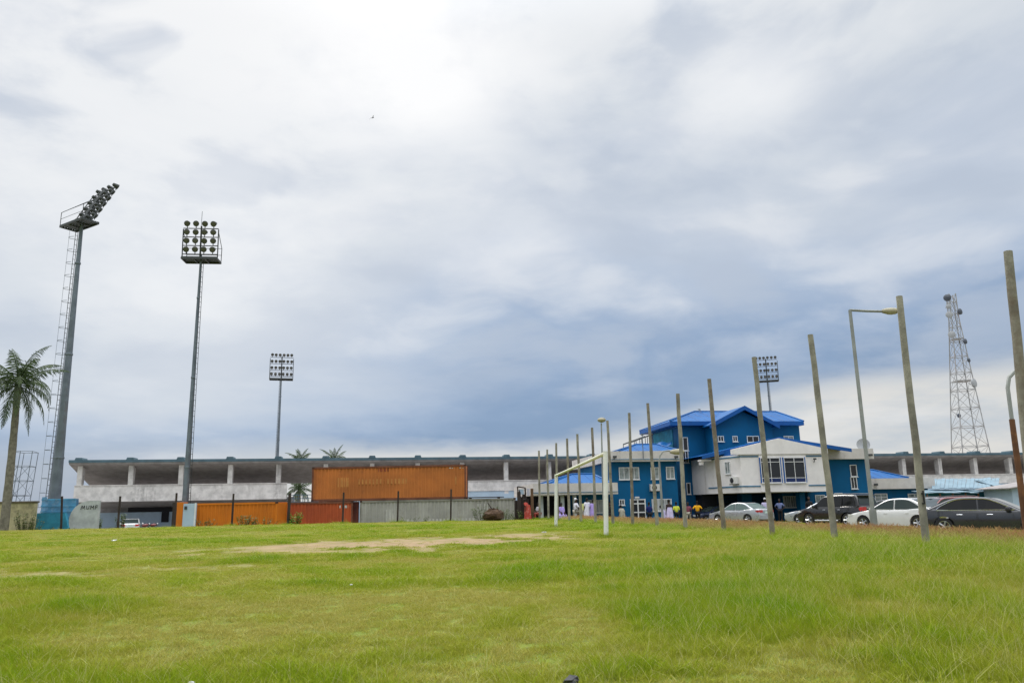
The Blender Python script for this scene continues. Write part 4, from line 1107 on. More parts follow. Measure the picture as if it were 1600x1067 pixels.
for z in (z0 + 0.1, (z0 + zt) / 2, zt - 0.04): s.box(-w + 0.1, w - 0.1, 0.565, 0.6, z - 0.05, z + 0.05)
s.build('slatted_rail', mat('faded_bright_blue_rail', (0.08, 0.26, 0.42), 0.8, var=0.3, dirt=(0.25, 0.33, 0.38), dirt_amt=0.6, dirt_scale=2), t)
# far blue rail between mast and stand, on the stadium side
a, b = at(98, 790, 70).x, at(121, 790, 70).x; g = -0.7
t = empty('blue_fence', ((a + b) / 2, 70, g), 0, 'far blue metal fence between the near mast and the grandstand', 'fence'); w = (b - a) / 2; zt = at(110, 779, 70).z - g
s = MB()
for k in range(12): x = -w + 2 * w * k / 11; s.box(x - 0.04, x + 0.04, 0, 0.04, 0, zt)
for z in (zt - 0.1, zt * 0.5): s.box(-w, w, 0.043, 0.08, z - 0.06, z + 0.06)
s.box(-w, w, 0.1, 0.14, zt * 0.1, zt * 0.95); s.build('slatted_rail', M['line'], t)
# quarter-round grey wall
Y = 55.2
a, b = at(106, 800, Y).x, at(153, 800, Y).x; zt = at(130, 782, Y).z; g = -0.75; w = b - a; h = zt - g
poly = [(w, 0), (w, h)] + [(w * 0.72 - w * 0.66 * math.sin(k * math.pi / 20), h * 0.52 + h * 0.48 * math.cos(k * math.pi / 20)) for k in range(0, 15)] + [(w * 0.28, 0)]
o = empty('curved_wall', (a, Y, g), 0, 'grey plaster wall with a rounded left side before the end of the grandstand', 'wall')
MB().prism(poly, 0, 0.3).build('wall_panel', M['grayplaster'], o)
# spray-painted scrawl: loose dark strokes
s = MB(); x = w * 0.42; zc = h * 0.78
for stroke in ([(0, 0), (0.08, 0.28), (0.16, 0.05), (0.24, 0.28), (0.3, 0)], [(0.4, 0.27), (0.42, 0.03), (0.55, 0.04), (0.58, 0.27)], [(0.68, 0), (0.70, 0.28), (0.8, 0.1), (0.9, 0.27), (0.92, 0)], [(1.02, 0), (1.04, 0.27), (1.2, 0.25)], [(1.03, 0.14), (1.16, 0.14)]):
    for p, q in zip(stroke, stroke[1:]): s.tube((x + p[0], -0.012, zc + p[1]), (x + q[0], -0.012, zc + q[1]), 0.022, n=4)
s.build('scrawl', M['blackpaint'], o)

# scrap gate frame and posts right of the grey container
Y = 57.5
SC = [((810.5, 768), (812, 812), 0.14, 'short thick dark post beside the grey container', 'wooden_stake'), ((831, 763), (832, 812), 0.11, 'reddish brown stake left of the leftmost bare pole', 'wooden_stake')]
for tpx, bpx, r, lab, nm in SC:
    T = at(*tpx, Y); b = at(*bpx, Y); g = gh(b.x, Y) - 0.2
    o = MB().path([(0, 0, 0), (T.x - b.x, 0, T.z - g)], r, 7).build(nm, M['wood'] if 'reddish' in lab else M['post'], loc=(b.x, Y, g)); tag(o, lab, 'stake')
g = gh(at(815, 800, Y).x, Y) - 0.1
bx = at(817, 810, Y).x; t = empty('hoop_frame', (bx, Y + 0.3, g), 0, 'derelict frame with a pale board beside the grey container', 'frame')
L = lambda px, py: at(px, py, Y + 0.3) - Vector((bx, Y + 0.3, g))
s = MB(); s.tube(L(808.5, 760), L(813, 810), 0.05, n=5); s.tube(L(820.5, 762), L(822.5, 810), 0.06, n=5); s.tube(L(808.5, 760), L(821, 762), 0.05, n=5); s.tube(L(811, 765), L(816.5, 790), 0.04, n=5); s.tube(L(818, 772), L(815, 812), 0.1, n=6)
s.build('pipe_frame', M['post'], t)
p, q = L(823, 763), L(827.5, 774)
MB().box(p.x, q.x, -0.03, 0.03, q.z, p.z).build('board', mat('pale_lilac_board', (0.42, 0.42, 0.5), 0.8, dirt=(0.15, 0.2, 0.35), dirt_amt=0.5, dirt_scale=3), t)
p, q = L(811, 764), L(818.5, 772); MB().box(p.x, q.x, 0.03, 0.06, q.z, p.z).build('board', M['paleblue'], t)
# heap of dark planks
hp = MB()
for k in range(7):
    x = at(806 + k * 3.2, 800, Y).x; zt = at(806 + k * 3.2, 778 + rng.uniform(-2, 4), Y + 0.8).z
    hp.box(x - 0.09, x + 0.09, 0, 0.12, -0.9, zt)
tag(hp.build('plank_fence', M['post'], loc=(0, Y + 0.9, 0)), 'ragged dark plank fence behind the derelict frame', 'fence')

# uprooted stump with a leaning stick
Y = 56.0; c = at(771, 806, Y); g = gh(c.x, Y)
st = MB(); rr = np.random.RandomState(3); n = 16
prof = []
for i in range(9):
    ph = math.pi * i / 8; prof.append((0.75 * math.sin(ph) + 0.02, -0.45 * math.cos(ph) + 0.35))
st.lathe(prof, (0, 0, 0), (0, 0, 1), n)
st.v = [(x * (1 + 0.28 * (rr.rand() - .5)), y * (1 + 0.28 * (rr.rand() - .5)), z * (1 + 0.3 * (rr.rand() - .5))) for x, y, z in st.v]
t = empty('tree_stump', (c.x, Y, g), 0, 'uprooted brown stump with a thin stick leaning out of it', 'stump')
st.build('root_ball', M['earth'], t)
e0 = at(762, 785, Y) - Vector((c.x, Y, g)); MB().path([(0.1, 0, 0.5), e0], [0.05, 0.03], 5).build('stick', M['post'], t)


# ------------------------------------------------------------------ palms
def leaf_mat(name, c0, c1, tr=0.3):
    m = bpy.data.materials.new(name); m.use_nodes = True; nt = m.node_tree; b = nt.nodes['Principled BSDF']; out = nt.nodes['Material Output']
    g = nt.nodes.new('ShaderNodeNewGeometry'); P = S(nt, g.outputs['Position']); n = noise(nt, P, 1.7, 4)
    c = mixc(nt, n.step(0.3, 0.7), c0, c1); nt.links.new(c.k, b.inputs['Base Color']); b.inputs['Roughness'].default_value = 0.55; b.inputs['Specular IOR Level'].default_value = 0.25
    t = nt.nodes.new('ShaderNodeBsdfTranslucent'); nt.links.new(c.k, t.inputs[0])
    mx = nt.nodes.new('ShaderNodeMixShader'); mx.inputs[0].default_value = tr
    nt.links.new(b.outputs[0], mx.inputs[1]); nt.links.new(t.outputs[0], mx.inputs[2]); nt.links.new(mx.outputs[0], out.inputs[0])
    return m


FROND = leaf_mat('palm_frond_green', (0.034, 0.056, 0.024), (0.07, 0.105, 0.034))
WEED = leaf_mat('weed_leaf_green', (0.06, 0.10, 0.018), (0.11, 0.15, 0.03))
WEEDB = leaf_mat('bright_weed_leaf_green', (0.10, 0.24, 0.02), (0.14, 0.30, 0.03))


def palm(base, crown, Y, r0, r1, flen, nf, label, seed, zb=None, bend=0.3, special=None):
    rg = random.Random(seed)
    b = at(*base, Y); cr = at(*crown, Y); zb = gh(b.x, Y) - 0.1 if zb is None else zb
    t = empty('palm_tree', (b.x, Y, zb), 0, label, 'palm tree')
    Cn = Vector((cr.x - b.x, 0, cr.z - zb))
    tr = []
    for i in range(13):
        f = i / 12; p = Cn * f + Vector((bend * math.sin(f * math.pi) * -0.5, 0, 0)); tr.append(p)
    MB().path(tr, [r0 + (r1 - r0) * min(1, (i / 12) * 1.1) + (0.06 * r0 * (i % 2)) for i in range(13)], 12).build('trunk', M['trunk'], t, smooth=True)
    for k in range(nf):
        az = k * 2.39996 + rg.uniform(-.2, .2); up = R_(80 - 118 * (k / (nf - 1)) + rg.uniform(-8, 8)); L = flen * rg.uniform(0.85, 1.1)
        droop = rg.uniform(0.55, 0.95) * (0.7 if up > 0.7 else 1.15)
        pts = []; p = Cn.copy() + Vector((0, 0, 0.1)); n = 14; e = up
        for i in range(n + 1):
            pts.append(p.copy()); d = Vector((math.cos(az) * math.cos(e), math.sin(az) * math.cos(e), math.sin(e))); p = p + d * (L / n); e -= droop * (2.3 / n) * (0.4 + 1.2 * i / n)
            e = max(e, -1.45)
        f = MB(); f.path(pts, [0.045 * (1 - 0.85 * i / n) for i in range(n + 1)], 5)
        side = Vector((-math.sin(az), math.cos(az), 0)); nl = 46
        for j in range(nl):
            s = 0.10 + 0.9 * (j + 0.5) / nl; q = s * n; i = min(n - 1, int(q)); c = pts[i].lerp(pts[i + 1], q - i); tg = (pts[i + 1] - pts[i]).normalized()
            nrm = side.cross(tg).normalized()
            ll = flen * 0.21 * math.sin(math.pi * min(1, 0.16 + 0.86 * s) ** 0.8) + 0.06
            for sg in (-1, 1):
                a = rg.uniform(0.5, 0.95); hang = rg.uniform(0.3, 0.8)
                dr = (side * sg * math.sin(a + 0.3) + tg * math.cos(a) * 0.9 + nrm * rg.uniform(-.15, .35) + Vector((0, 0, -hang))).normalized()
                l = ll * rg.uniform(0.75, 1.1); wv = tg * 0.022 * (flen / 2.6)
                m_ = c + dr * l * 0.55 ; tip = c + dr * l + Vector((0, 0, -0.18 * l))
                f.add([c - wv * 0.6, c + wv * 0.6, m_ + wv, tip, m_ - wv], [(0, 1, 2, 4), (4, 2, 3)])
        f.build('frond', FROND, t, fix=False)
    return t


palm((9, 800), (28, 604), 52.0, 0.28, 0.20, 3.5, 25, 'large palm with drooping fronds at the left edge', 5, bend=-0.1)
palm((469, 800), (470, 723), 108.0, 0.25, 0.18, 2.6, 20, 'palm crown with drooping fronds above the grandstand roof', 8, zb=-0.7)
palm((523, 800), (523, 721), 104.0, 0.25, 0.18, 2.5, 18, 'palm crown with upright fronds above the grandstand roof', 12, zb=-0.7)
palm((468, 800), (467, 766), 97.0, 0.25, 0.2, 2.6, 18, 'low palm seen through the gap under the grandstand roof', 21, zb=-0.7)


# ------------------------------------------------------------------ weeds and bushes along the far fence
def weed(px, py, Y, h, w, label, m, nst, seed, name='weed_plant', group='weeds along the far fence'):
    rg = random.Random(seed); c = at(px, py, Y); g = gh(c.x, Y) - 0.05
    t = empty(name, (c.x, Y, g), 0, label, 'weed', group)
    s = MB(); f = MB()
    for k in range(nst):
        a = rg.uniform(0, 6.28); r = w * math.sqrt(rg.random()) * 0.4; hh = h * rg.uniform(0.5, 1.0)
        b0 = Vector((r * math.cos(a), r * math.sin(a), 0)); tip = b0 * 1.7 + Vector((rg.uniform(-.12, .12), rg.uniform(-.1, .1), hh))
        mid_ = b0.lerp(tip, 0.5) + Vector((rg.uniform(-.05, .05), 0, 0)); s.path([b0, mid_, tip], [0.012, 0.01, 0.005], 4)
        nl = max(6, int(hh * 26))
        for j in range(nl):
            q = 0.15 + 0.85 * rg.random(); p = b0.lerp(tip, q); aa = rg.uniform(0, 6.28); l = rg.uniform(0.09, 0.2)
            d = Vector((math.cos(aa), math.sin(aa), rg.uniform(-.3, .7))).normalized(); sd = d.cross(Vector((0, 0, 1))).normalized() * l * 0.32
            f.add([p, p + d * l * 0.5 + sd, p + d * l + Vector((0, 0, -0.03)), p + d * l * 0.5 - sd], [(0, 1, 2, 3)])
    s.build('stem', M['post'], t, fix=False); f.build('foliage', m, t, fix=False)
    return t


for i, (px, py, Y, h, w, lab, m, ns) in enumerate([
        (44, 817, 53.8, 1.9, 1.3, 'tall dark weed climbing the end of the cream wall', WEED, 22), (15, 822, 53.8, 0.6, 1.6, 'low weed at the foot of the cream wall', WEED, 16),
        (102, 815, 54.6, 0.9, 1.5, 'dark weed clump at the foot of the blue enclosure', WEED, 20), (150, 818, 57, 1.9, 0.8, 'tall slender weed before the rounded grey wall', WEED, 12),
        (127, 820, 57, 0.7, 0.7, 'small weed at the left of the rounded grey wall', WEED, 9), (190, 819, 54.8, 1.7, 0.7, 'tall weed beside the post at the white stand wall', WEED, 12),
        (171, 819, 55, 0.8, 0.9, 'low weed left of the post at the white stand wall', WEED, 10), (320, 816, 54.6, 0.7, 1.3, 'low weed at the left of the bright orange container', WEED, 13),
        (380, 814, 54.4, 0.8, 1.8, 'wide low weed at the middle of the bright orange container', WEED, 18), (412, 813, 54.4, 0.6, 1.6, 'small weed near the right end of the bright orange container', WEED, 12),
        (461, 812, 54.2, 0.95, 0.9, 'bright green bush before the brick red container', WEEDB, 20), (650, 810, 57.5, 0.7, 2.2, 'scrubby weed at the foot of the grey container', WEED, 16),
        (758, 806, 56.6, 1.1, 1.7, 'green weed clump left of the uprooted stump', WEED, 22), (784, 806, 57.4, 0.9, 1.6, 'green weed clump right of the uprooted stump', WEED, 18), (815, 808, 57, 0.8, 1.5, 'green weed at the foot of the derelict frame', WEED, 14)]):
    weed(px, py, Y, h, w, lab, m, ns, 100 + i)


# ------------------------------------------------------------------ cars
def extrude_side(poly, yf, mb=None):
    """poly of (x, z); half width yf(x, z)"""
    mb = mb or MB(); n = len(poly)
    vs = [(x, -yf(x, z), z) for x, z in poly] + [(x, yf(x, z), z) for x, z in poly]
    return mb.add(vs, [(k, (k + 1) % n, n + (k + 1) % n, n + k) for k in range(n)] + [tuple(range(n - 1, -1, -1)), tuple(range(n, 2 * n))])


def catmull(pts, n=4):
    out = []
    for i in range(len(pts) - 1):
        p0 = pts[max(i - 1, 0)]; p1 = pts[i]; p2 = pts[i + 1]; p3 = pts[min(i + 2, len(pts) - 1)]
        for k in range(n):
            t = k / n
            out.append(tuple(0.5 * ((2 * b) + (-a + c) * t + (2 * a - 5 * b + 4 * c - d) * t * t + (-a + 3 * b - 3 * c + d) * t ** 3) for a, b, c, d in zip(p0, p1, p2, p3)))
    out.append(tuple(pts[-1])); return out


SEDAN = dict(L=4.7, W=1.80, wb=(-1.38, 1.38), wr=0.325,
             top=[(2.32, 0.56), (2.22, 0.70), (1.85, 0.80), (1.30, 0.89), (0.98, 0.94), (0.2, 0.945), (-0.8, 0.965), (-1.55, 1.00), (-1.9, 1.03), (-2.2, 1.02), (-2.31, 0.93), (-2.35, 0.70)],
             cab=[(1.08, 0.90), (0.62, 1.17), (0.18, 1.385), (-0.25, 1.455), (-0.75, 1.455), (-1.15, 1.37), (-1.55, 1.17), (-1.92, 0.99)], win=[(0.86, 0.965), (0.14, 1.345), (-0.3, 1.395), (-0.75, 1.39), (-1.08, 1.315), (-1.46, 1.09), (-1.5, 1.0)], pil=(-0.28,))
LSEDAN = dict(L=4.8, W=1.87, wb=(-1.50, 1.50), wr=0.335,
             top=[(2.40, 0.58), (2.32, 0.72), (1.95, 0.83), (1.45, 0.91), (1.12, 0.95), (0.2, 0.955), (-0.8, 0.975), (-1.6, 1.01), (-2.0, 1.03), (-2.26, 1.01), (-2.36, 0.92), (-2.40, 0.70)],
             cab=[(1.22, 0.91), (0.72, 1.18), (0.25, 1.385), (-0.2, 1.455), (-0.8, 1.46), (-1.25, 1.38), (-1.68, 1.19), (-2.1, 1.00)], win=[(0.98, 0.975), (0.20, 1.345), (-0.3, 1.395), (-0.8, 1.39), (-1.16, 1.32), (-1.58, 1.12), (-1.72, 1.01)], pil=(-0.26,))
SUV = dict(L=4.75, W=1.88, wb=(-1.42, 1.40), wr=0.38,
           top=[(2.34, 0.70), (2.26, 0.90), (1.9, 1.0), (1.35, 1.08), (1.05, 1.12), (0.2, 1.13), (-0.8, 1.14), (-1.6, 1.15), (-2.15, 1.15), (-2.30, 1.10), (-2.36, 0.90), (-2.38, 0.75)],
           cab=[(1.15, 1.08), (0.75, 1.36), (0.40, 1.66), (0.0, 1.755), (-0.8, 1.79), (-1.6, 1.77), (-2.02, 1.70), (-2.22, 1.13)], win=[(0.92, 1.17), (0.36, 1.58), (0.0, 1.66), (-0.9, 1.68), (-1.7, 1.66), (-1.86, 1.60), (-2.0, 1.18)], pil=(-0.12, -1.12))


def car(px, py, Y, head, shape, body, label, glassm='car', chrome=False, name='car', plate_rear=True, rack=False, scale=1.0, lights=True, spoiler=False, z=None):
    """head: direction the nose points, degrees from +X counter-clockwise"""
    c = at(px, py, Y); g = gh(c.x, Y) if z is None else z
    t = empty(name, (c.x, Y, g), R_(head), label, 'car', 'cars in the car park'); t.scale = (scale,) * 3
    L, W = shape['L'], shape['W']; hl, hw = L / 2, W / 2
    suv = shape is SUV; z0 = 0.26 if suv else 0.20
    def yf(x, z): return hw * (1 - 0.13 * abs(x / hl) ** 5 - 0.05 * abs(x / hl) ** 2) * (1 - 0.12 * max(0, 0.42 - z)) * (1 - 0.16 * max(0, z - (0.82 if suv else 0.70)) ** 1.2)
    zt_ = shape['cab'][0][1]; zr = max(p[1] for p in shape['cab'])
    ybelt = yf(0, zt_)
    def yc(x, z): return (ybelt - 0.015) * (1 - 0.20 * max(0, (z - zt_) / (zr - zt_))) * (1 - 0.05 * max(0, abs(x) - 0.9))
    ar = shape['wr'] + 0.06; wz = shape['wr']
    tx = [p[0] for p in shape['top']][::-1]; tz = [p[1] for p in shape['top']][::-1]
    tp = catmull(shape['top'], 4); tx = [p[0] for p in tp][::-1]; tz = [p[1] for p in tp][::-1]
    o_ = np.argsort(tx); tx = list(np.array(tx)[o_]); tz = list(np.array(tz)[o_])
    def zbot(x):
        b = z0 + 0.16 * (max(0, abs(x) - (hl - 0.28)) / 0.28) ** 2
        for xc in shape['wb']:
            d = abs(x - xc)
            if d < ar: b = max(b, wz + math.sqrt(ar * ar - d * d))
        return b
    xs = set(np.linspace(-hl, hl, 44))
    for xc in shape['wb']: xs |= set(xc + ar * np.cos(np.linspace(0, math.pi, 15)))
    for k in (0.02, 0.05, 0.10): xs |= {hl - k, -hl + k}
    xs = sorted(xs); rows = [0, 0.12, 0.3, 0.5, 0.68, 0.82, 0.92, 0.972, 1.0]; rnd = [1, 1, 1, 1, 1, 1, 0.994, 0.972, 0.90]
    vs, fs = [], []
    for x in xs:
        zt0 = float(np.interp(x, tx, tz)); zb0 = min(zbot(x), zt0 - 0.06)
        half = [(yf(x, zb0 + (zt0 - zb0) * r) * q, zb0 + (zt0 - zb0) * r) for r, q in zip(rows, rnd)]
        ye = half[-1][0]
        ring = [(x, y, z_) for y, z_ in half] + [(x, ye * 0.5, zt0 + 0.014), (x, 0, zt0 + 0.018), (x, -ye * 0.5, zt0 + 0.014)] + [(x, -y, z_) for y, z_ in half[::-1]]
        vs += ring
    nr = len(ring)
    for i in range(len(xs) - 1):
        for k in range(nr - 1): fs.append((i * nr + k, i * nr + k + 1, (i + 1) * nr + k + 1, (i + 1) * nr + k))
        fs.append((i * nr + nr - 1, i * nr, (i + 1) * nr, (i + 1) * nr + nr - 1))
    fs += [tuple(range(nr)), tuple(range((len(xs) - 1) * nr, len(xs) * nr))[::-1]]
    MB().add(vs, fs).build('body', body, t, smooth=True)
    cab = catmull(shape['cab'], 4)
    cb = list(cab) + [(cab[-1][0] + 0.25, zt_ - 0.12), (cab[0][0] - 0.2, zt_ - 0.12)]
    extrude_side(cb, yc).build('cabin', body, t, smooth=True, bevel=0.05)
    MB().box(-hl + 0.5, hl - 0.5, -hw + 0.12, hw - 0.12, 0.2, 0.45).build('underbody', M['blackplastic'], t)
    gm = G[glassm]
    wp = catmull(shape['win'], 3); zb = shape['win'][0][1]
    def pane(x0, x1, sg):
        n = 12; xs = np.linspace(x0, x1, n); hi = []
        px_ = [p[0] for p in wp][::-1]; pz_ = [p[1] for p in wp][::-1]
        vs = []
        for x in xs: vs.append((x, sg * (yc(x, zb) + 0.012), zb + 0.01 * (x > 0)))
        for x in xs:
            zz = float(np.interp(x, px_, pz_)); vs.append((x, sg * (yc(x, zz) + 0.012), max(zz, zb + 0.012)))
        return MB().add(vs, [(k, k + 1, n + k + 1, n + k) for k in range(n - 1)])
    cuts = [shape['win'][0][0]] + [p for p in shape['pil']] + [shape['win'][-1][0]]
    for sg in (-1, 1):
        for i in range(len(cuts) - 1):
            a, b = cuts[i] - (0.035 if i else 0), cuts[i + 1] + (0.035 if i + 1 < len(cuts) - 1 else 0)
            pane(b, a, sg).build('side_window', gm, t, fix=False)
        if chrome:
            m = MB(); pts = [(x, sg * (yc(x, z) + 0.02), z) for x, z in wp]; m.path(pts, 0.016, 4)
            m.path([(x, sg * (yc(x, zb) + 0.02), zb - 0.012) for x in np.linspace(wp[0][0], wp[-1][0], 8)], 0.018, 4); m.build('window_trim', M['chrome'], t)
    def slope_glass(i0, i1, nm, top_in=0.06, bot_in=0.05):
        seg = cab[i0:i1 + 1]; vs = []
        nx = len(seg); mlt = [-1, -0.5, 0, 0.5, 1]
        for j, (x, z) in enumerate(seg):
            a = seg[max(j - 1, 0)]; b = seg[min(j + 1, nx - 1)]; d = Vector((b[0] - a[0], b[1] - a[1])).normalized(); nr = Vector((d.y, -d.x))
            if nr.y < 0: nr = -nr
            f = 1 - 0.10
            for s_ in mlt: vs.append((x + nr.x * 0.016, s_ * yc(x, z) * f, z + nr.y * 0.016))
        w5 = len(mlt)
        return MB().add(vs, [(j * w5 + k, j * w5 + k + 1, (j + 1) * w5 + k + 1, (j + 1) * w5 + k) for j in range(nx - 1) for k in range(w5 - 1)]).build(nm, gm if glassm != 'cardark' else G['car'], t, smooth=True, fix=False)
    if suv:
        slope_glass(1, 8, 'windshield'); slope_glass(24, 27, 'rear_window')
    else:
        slope_glass(1, 9, 'windshield'); slope_glass(19, 27, 'rear_window')
    for i, xw in enumerate(shape['wb']):
        for sg in (-1, 1):
            w = empty('wheel', (xw, sg * (hw - 0.13), wz)); w.parent = t; r = shape['wr']
            MB().lathe([(r * 0.62, -0.10), (r * 0.95, -0.105), (r, -0.07), (r, 0.07), (r * 0.95, 0.105), (r * 0.62, 0.10)], (0, 0, 0), (0, sg, 0), 24).build('tyre', M['rub'], w, smooth=True)
            rm = MB().lathe([(r * 0.64, 0.06), (r * 0.66, 0.108), (r * 0.58, 0.10), (r * 0.56, 0.05), (0.02, 0.045)], (0, 0, 0), (0, sg, 0), 24)
            for k in range(5):
                a = k * 2 * math.pi / 5; dv = Vector((math.cos(a), 0, math.sin(a))); rm.tube(Vector((0, sg * 0.085, 0)), dv * r * 0.6 + Vector((0, sg * 0.095, 0)), 0.035, 0.045, 5)
            rm.build('rim', M['rim'], w)
    for sg in (-1, 1):
        e = MB().lathe([(0.02, -0.10), (0.08, -0.08), (0.10, 0.0), (0.09, 0.06), (0.02, 0.09)], (0.78 if not suv else 0.85, sg * (ybelt + 0.10), zt_ + 0.07), (0, 1, 0), 10)
        e.build('mirror', M['blackplastic'] if chrome else body, t, smooth=True)
        for xh in (-1.0, 0.05): MB().path([(xh, sg * (yf(xh, 0.8) + 0.005), zt_ - 0.12), (xh + 0.10, sg * (yf(xh, 0.8) + 0.03), zt_ - 0.115), (xh + 0.20, sg * (yf(xh, 0.8) + 0.005), zt_ - 0.12)], 0.016, 5).build('door_handle', M['chrome'] if chrome or suv else body, t)
        # lamps wrap round the corners
        zr_ = 0.86 if not suv else 0.98; hh = 0.085 if not suv else 0.12
        xx = [(-hl + (0.16 if suv else 0.30), 1.0), (-hl + 0.10, 1.0), (-hl + 0.0, 0.92), (-hl - 0.025, 0.58)]
        q = MB(); vs = []
        for zq in (zr_ - hh, zr_ + hh):
            for k, (x, f) in enumerate(xx): vs.append((x - (0.02 if k else 0), sg * (yf(min(x, -hl * 0.93), zr_) * f + (0.025 if k < 2 else 0.015)), zq if k else zr_ + (zq - zr_) * 0.4))
        q.add(vs, [(k, k + 1, 5 + k, 4 + k) for k in range(3)]); q.build('taillight', M['redlens'], t, fix=False)
        xx = [(hl - 0.42, 1.0), (hl - 0.14, 0.98), (hl - 0.02, 0.86), (hl + 0.012, 0.62)]; zf = 0.66 if not suv else 0.82
        vs = []
        for zq in (zf - 0.075, zf + 0.06):
            for k, (x, f) in enumerate(xx): vs.append((x + (0.02 if k else 0), sg * (yf(x, zf) * f + 0.02), (zq if k else zf + 0.04 + (zq - zf) * 0.3) + 0.02))
        MB().add(vs, [(k, k + 1, 5 + k, 4 + k) for k in range(3)]).build('headlight', M['clearlens'], t, fix=False)
    zp = 0.78 if not suv else 0.92
    MB().box(-hl - 0.05, -hl - 0.03, -0.26, 0.26, zp - 0.075, zp + 0.075).build('number_plate', M['plate'], t)
    MB().box(-hl - 0.06, -hl - 0.02, -0.42, 0.42, zp + 0.09, zp + 0.14).build('boot_trim', M['chrome'], t, bevel=0.01)
    MB().box(-hl - 0.035, -hl + 0.1, -hw * 0.72, hw * 0.72, 0.30, 0.42).build('rear_bumper', M['blackplastic'] if suv else body, t, bevel=0.02)
    MB().box(hl - 0.05, hl + 0.02, -hw * 0.45, hw * 0.45, 0.36, 0.60).build('grille', M['blackplastic'], t, bevel=0.02)
    if suv:
        for sg in (-1, 1):
            MB().path([(x, sg * (yf(x, 0.4) + 0.04), 0.36) for x in (-0.85, 0.0, 0.85)], 0.05, 6).build('side_step', M['chrome'], t)
            MB().path([(0.1, sg * 0.62, 1.80), (-0.8, sg * 0.62, 1.85), (-1.75, sg * 0.62, 1.82)], 0.025, 5).build('roof_rail', M['blackplastic'], t)
        if spoiler: MB().box(-2.25, -1.95, -0.62, 0.62, 1.70, 1.76).build('spoiler', body, t, bevel=0.02)
    return t


PB = paint('black_car_paint', (0.010, 0.010, 0.011)); PD = paint('dark_grey_car_paint', (0.030, 0.032, 0.038), 0.3); PW = paint('white_car_paint', (0.62, 0.62, 0.61)); PS = paint('silver_car_paint', (0.42, 0.44, 0.46), 0.55, 0.3)
PN = paint('navy_car_paint', (0.012, 0.022, 0.06)); PR = paint('dark_red_car_paint', (0.16, 0.02, 0.02)); PG = paint('mid_grey_car_paint', (0.22, 0.23, 0.24), 0.5, 0.3)
car(1550, 826, 31.5, -40, LSEDAN, PD, 'dark grey sedan with chrome window trim facing the right edge', 'cardark', chrome=True, scale=1.0)
car(1408, 822, 39.0, 122, SEDAN, PW, 'white sedan seen from behind between a lamp post and a wooden pole', 'car', scale=1.03)
car(1311, 818, 46.5, 116, SUV, PB, 'black off-roader with a rear spoiler parked facing away', 'cardark', spoiler=True)
car(1158, 816, 57.5, 122, SEDAN, PS, 'silver sedan seen from behind near the white upper block', 'carpale', scale=1.02)
car(1118, 814, 66.0, 198, SEDAN, PN, 'navy blue car nose out behind the silver sedan', 'car')
car(1287, 816, 53, 150, SEDAN, PS, 'silver car hidden behind the black off-roader', 'car')
car(1384, 812, 53.0, 140, SEDAN, PD, 'dark car glimpsed between the off-roader and the white sedan', 'car', scale=1.02)
car(1478, 812, 46.0, 172, SUV, PR, 'dark red car with roof rails behind the dark grey sedan', 'car', scale=0.88)
car(1438, 812, 56.0, 165, SUV, PG, 'grey car with roof rails behind the white sedan', 'car', scale=0.9)
car(205, 818, 73.0, 114, SEDAN, PW, 'white car parked before the ground floor of the grandstand', 'car', z=-0.72, scale=0.95)


def motorcycle(px, Y, rz, label):
    c = at(px, 815, Y); t = empty('motorcycle', (c.x, Y, -0.72), rz, label, 'motorcycle', 'motorcycles by the grandstand')
    for x in (-0.62, 0.62):
        w = MB()
        w.path([(x + 0.28 * math.cos(a), 0, 0.30 + 0.28 * math.sin(a)) for a in np.linspace(0, 2 * math.pi, 17)], 0.045, 6)
        for k in range(6): a = k * math.pi / 3; w.tube((x, 0, 0.30), (x + 0.27 * math.cos(a), 0, 0.3 + 0.27 * math.sin(a)), 0.012, n=4)
        w.build('wheel', M['rub'], t)
    b = MB().lathe([(0.05, -0.28), (0.13, -0.15), (0.15, 0.1), (0.06, 0.3)], (0.15, 0, 0.78), (1, 0, 0.1), 10); b.build('fuel_tank', PR, t, smooth=True)
    MB().box(-0.65, -0.05, -0.13, 0.13, 0.74, 0.83).build('seat', M['blackplastic'], t, bevel=0.03)
    f = MB().tube((0.62, 0, 0.3), (0.42, 0, 0.95), 0.035).tube((-0.62, 0, 0.3), (0.1, 0, 0.45), 0.03).tube((-0.55, 0, 0.75), (0.3, 0, 0.4), 0.03).box(-0.05, 0.28, -0.14, 0.14, 0.28, 0.6); f.build('frame', M['darkmetal'], t)
    MB().path([(0.38, -0.36, 1.02), (0.42, -0.15, 1.0), (0.42, 0.15, 1.0), (0.38, 0.36, 1.02)], 0.018, 5).build('handlebar', M['chrome'], t)
    MB().lathe([(0.03, 0), (0.08, 0.04), (0.09, 0.10)], (0.46, 0, 0.9), (1, 0, 0), 10).build('headlight', M['clearlens'], t)


motorcycle(224, 72, 0.25, 'dark motorcycle by the white stand wall, leftmost of two'); motorcycle(237, 72.5, 0.1, 'dark motorcycle by the white stand wall, rightmost of two')


# ------------------------------------------------------------------ people
def skin_mesh(name, pts, edges, m, parent, root=0, sub=1):
    """pts: (x, y, z, radius)"""
    me = bpy.data.meshes.new(name); me.from_pydata([p[:3] for p in pts], edges, []); me.materials.append(m)
    o = bpy.data.objects.new(name, me); COL.objects.link(o); o.parent = parent
    md = o.modifiers.new('skin', 'SKIN'); md.use_smooth_shade = True
    for i, sv in enumerate(me.skin_vertices[0].data):
        r = pts[i][3]; sv.radius = r if isinstance(r, tuple) else (r, r); sv.use_root = (i == root)
    s = o.modifiers.new('subdivision', 'SUBSURF'); s.levels = s.render_levels = sub
    return o


_cl = {}
def cloth(name, c): 
    if name not in _cl: _cl[name] = mat(name, c, 0.85, var=0.12, scale=6)
    return _cl[name]


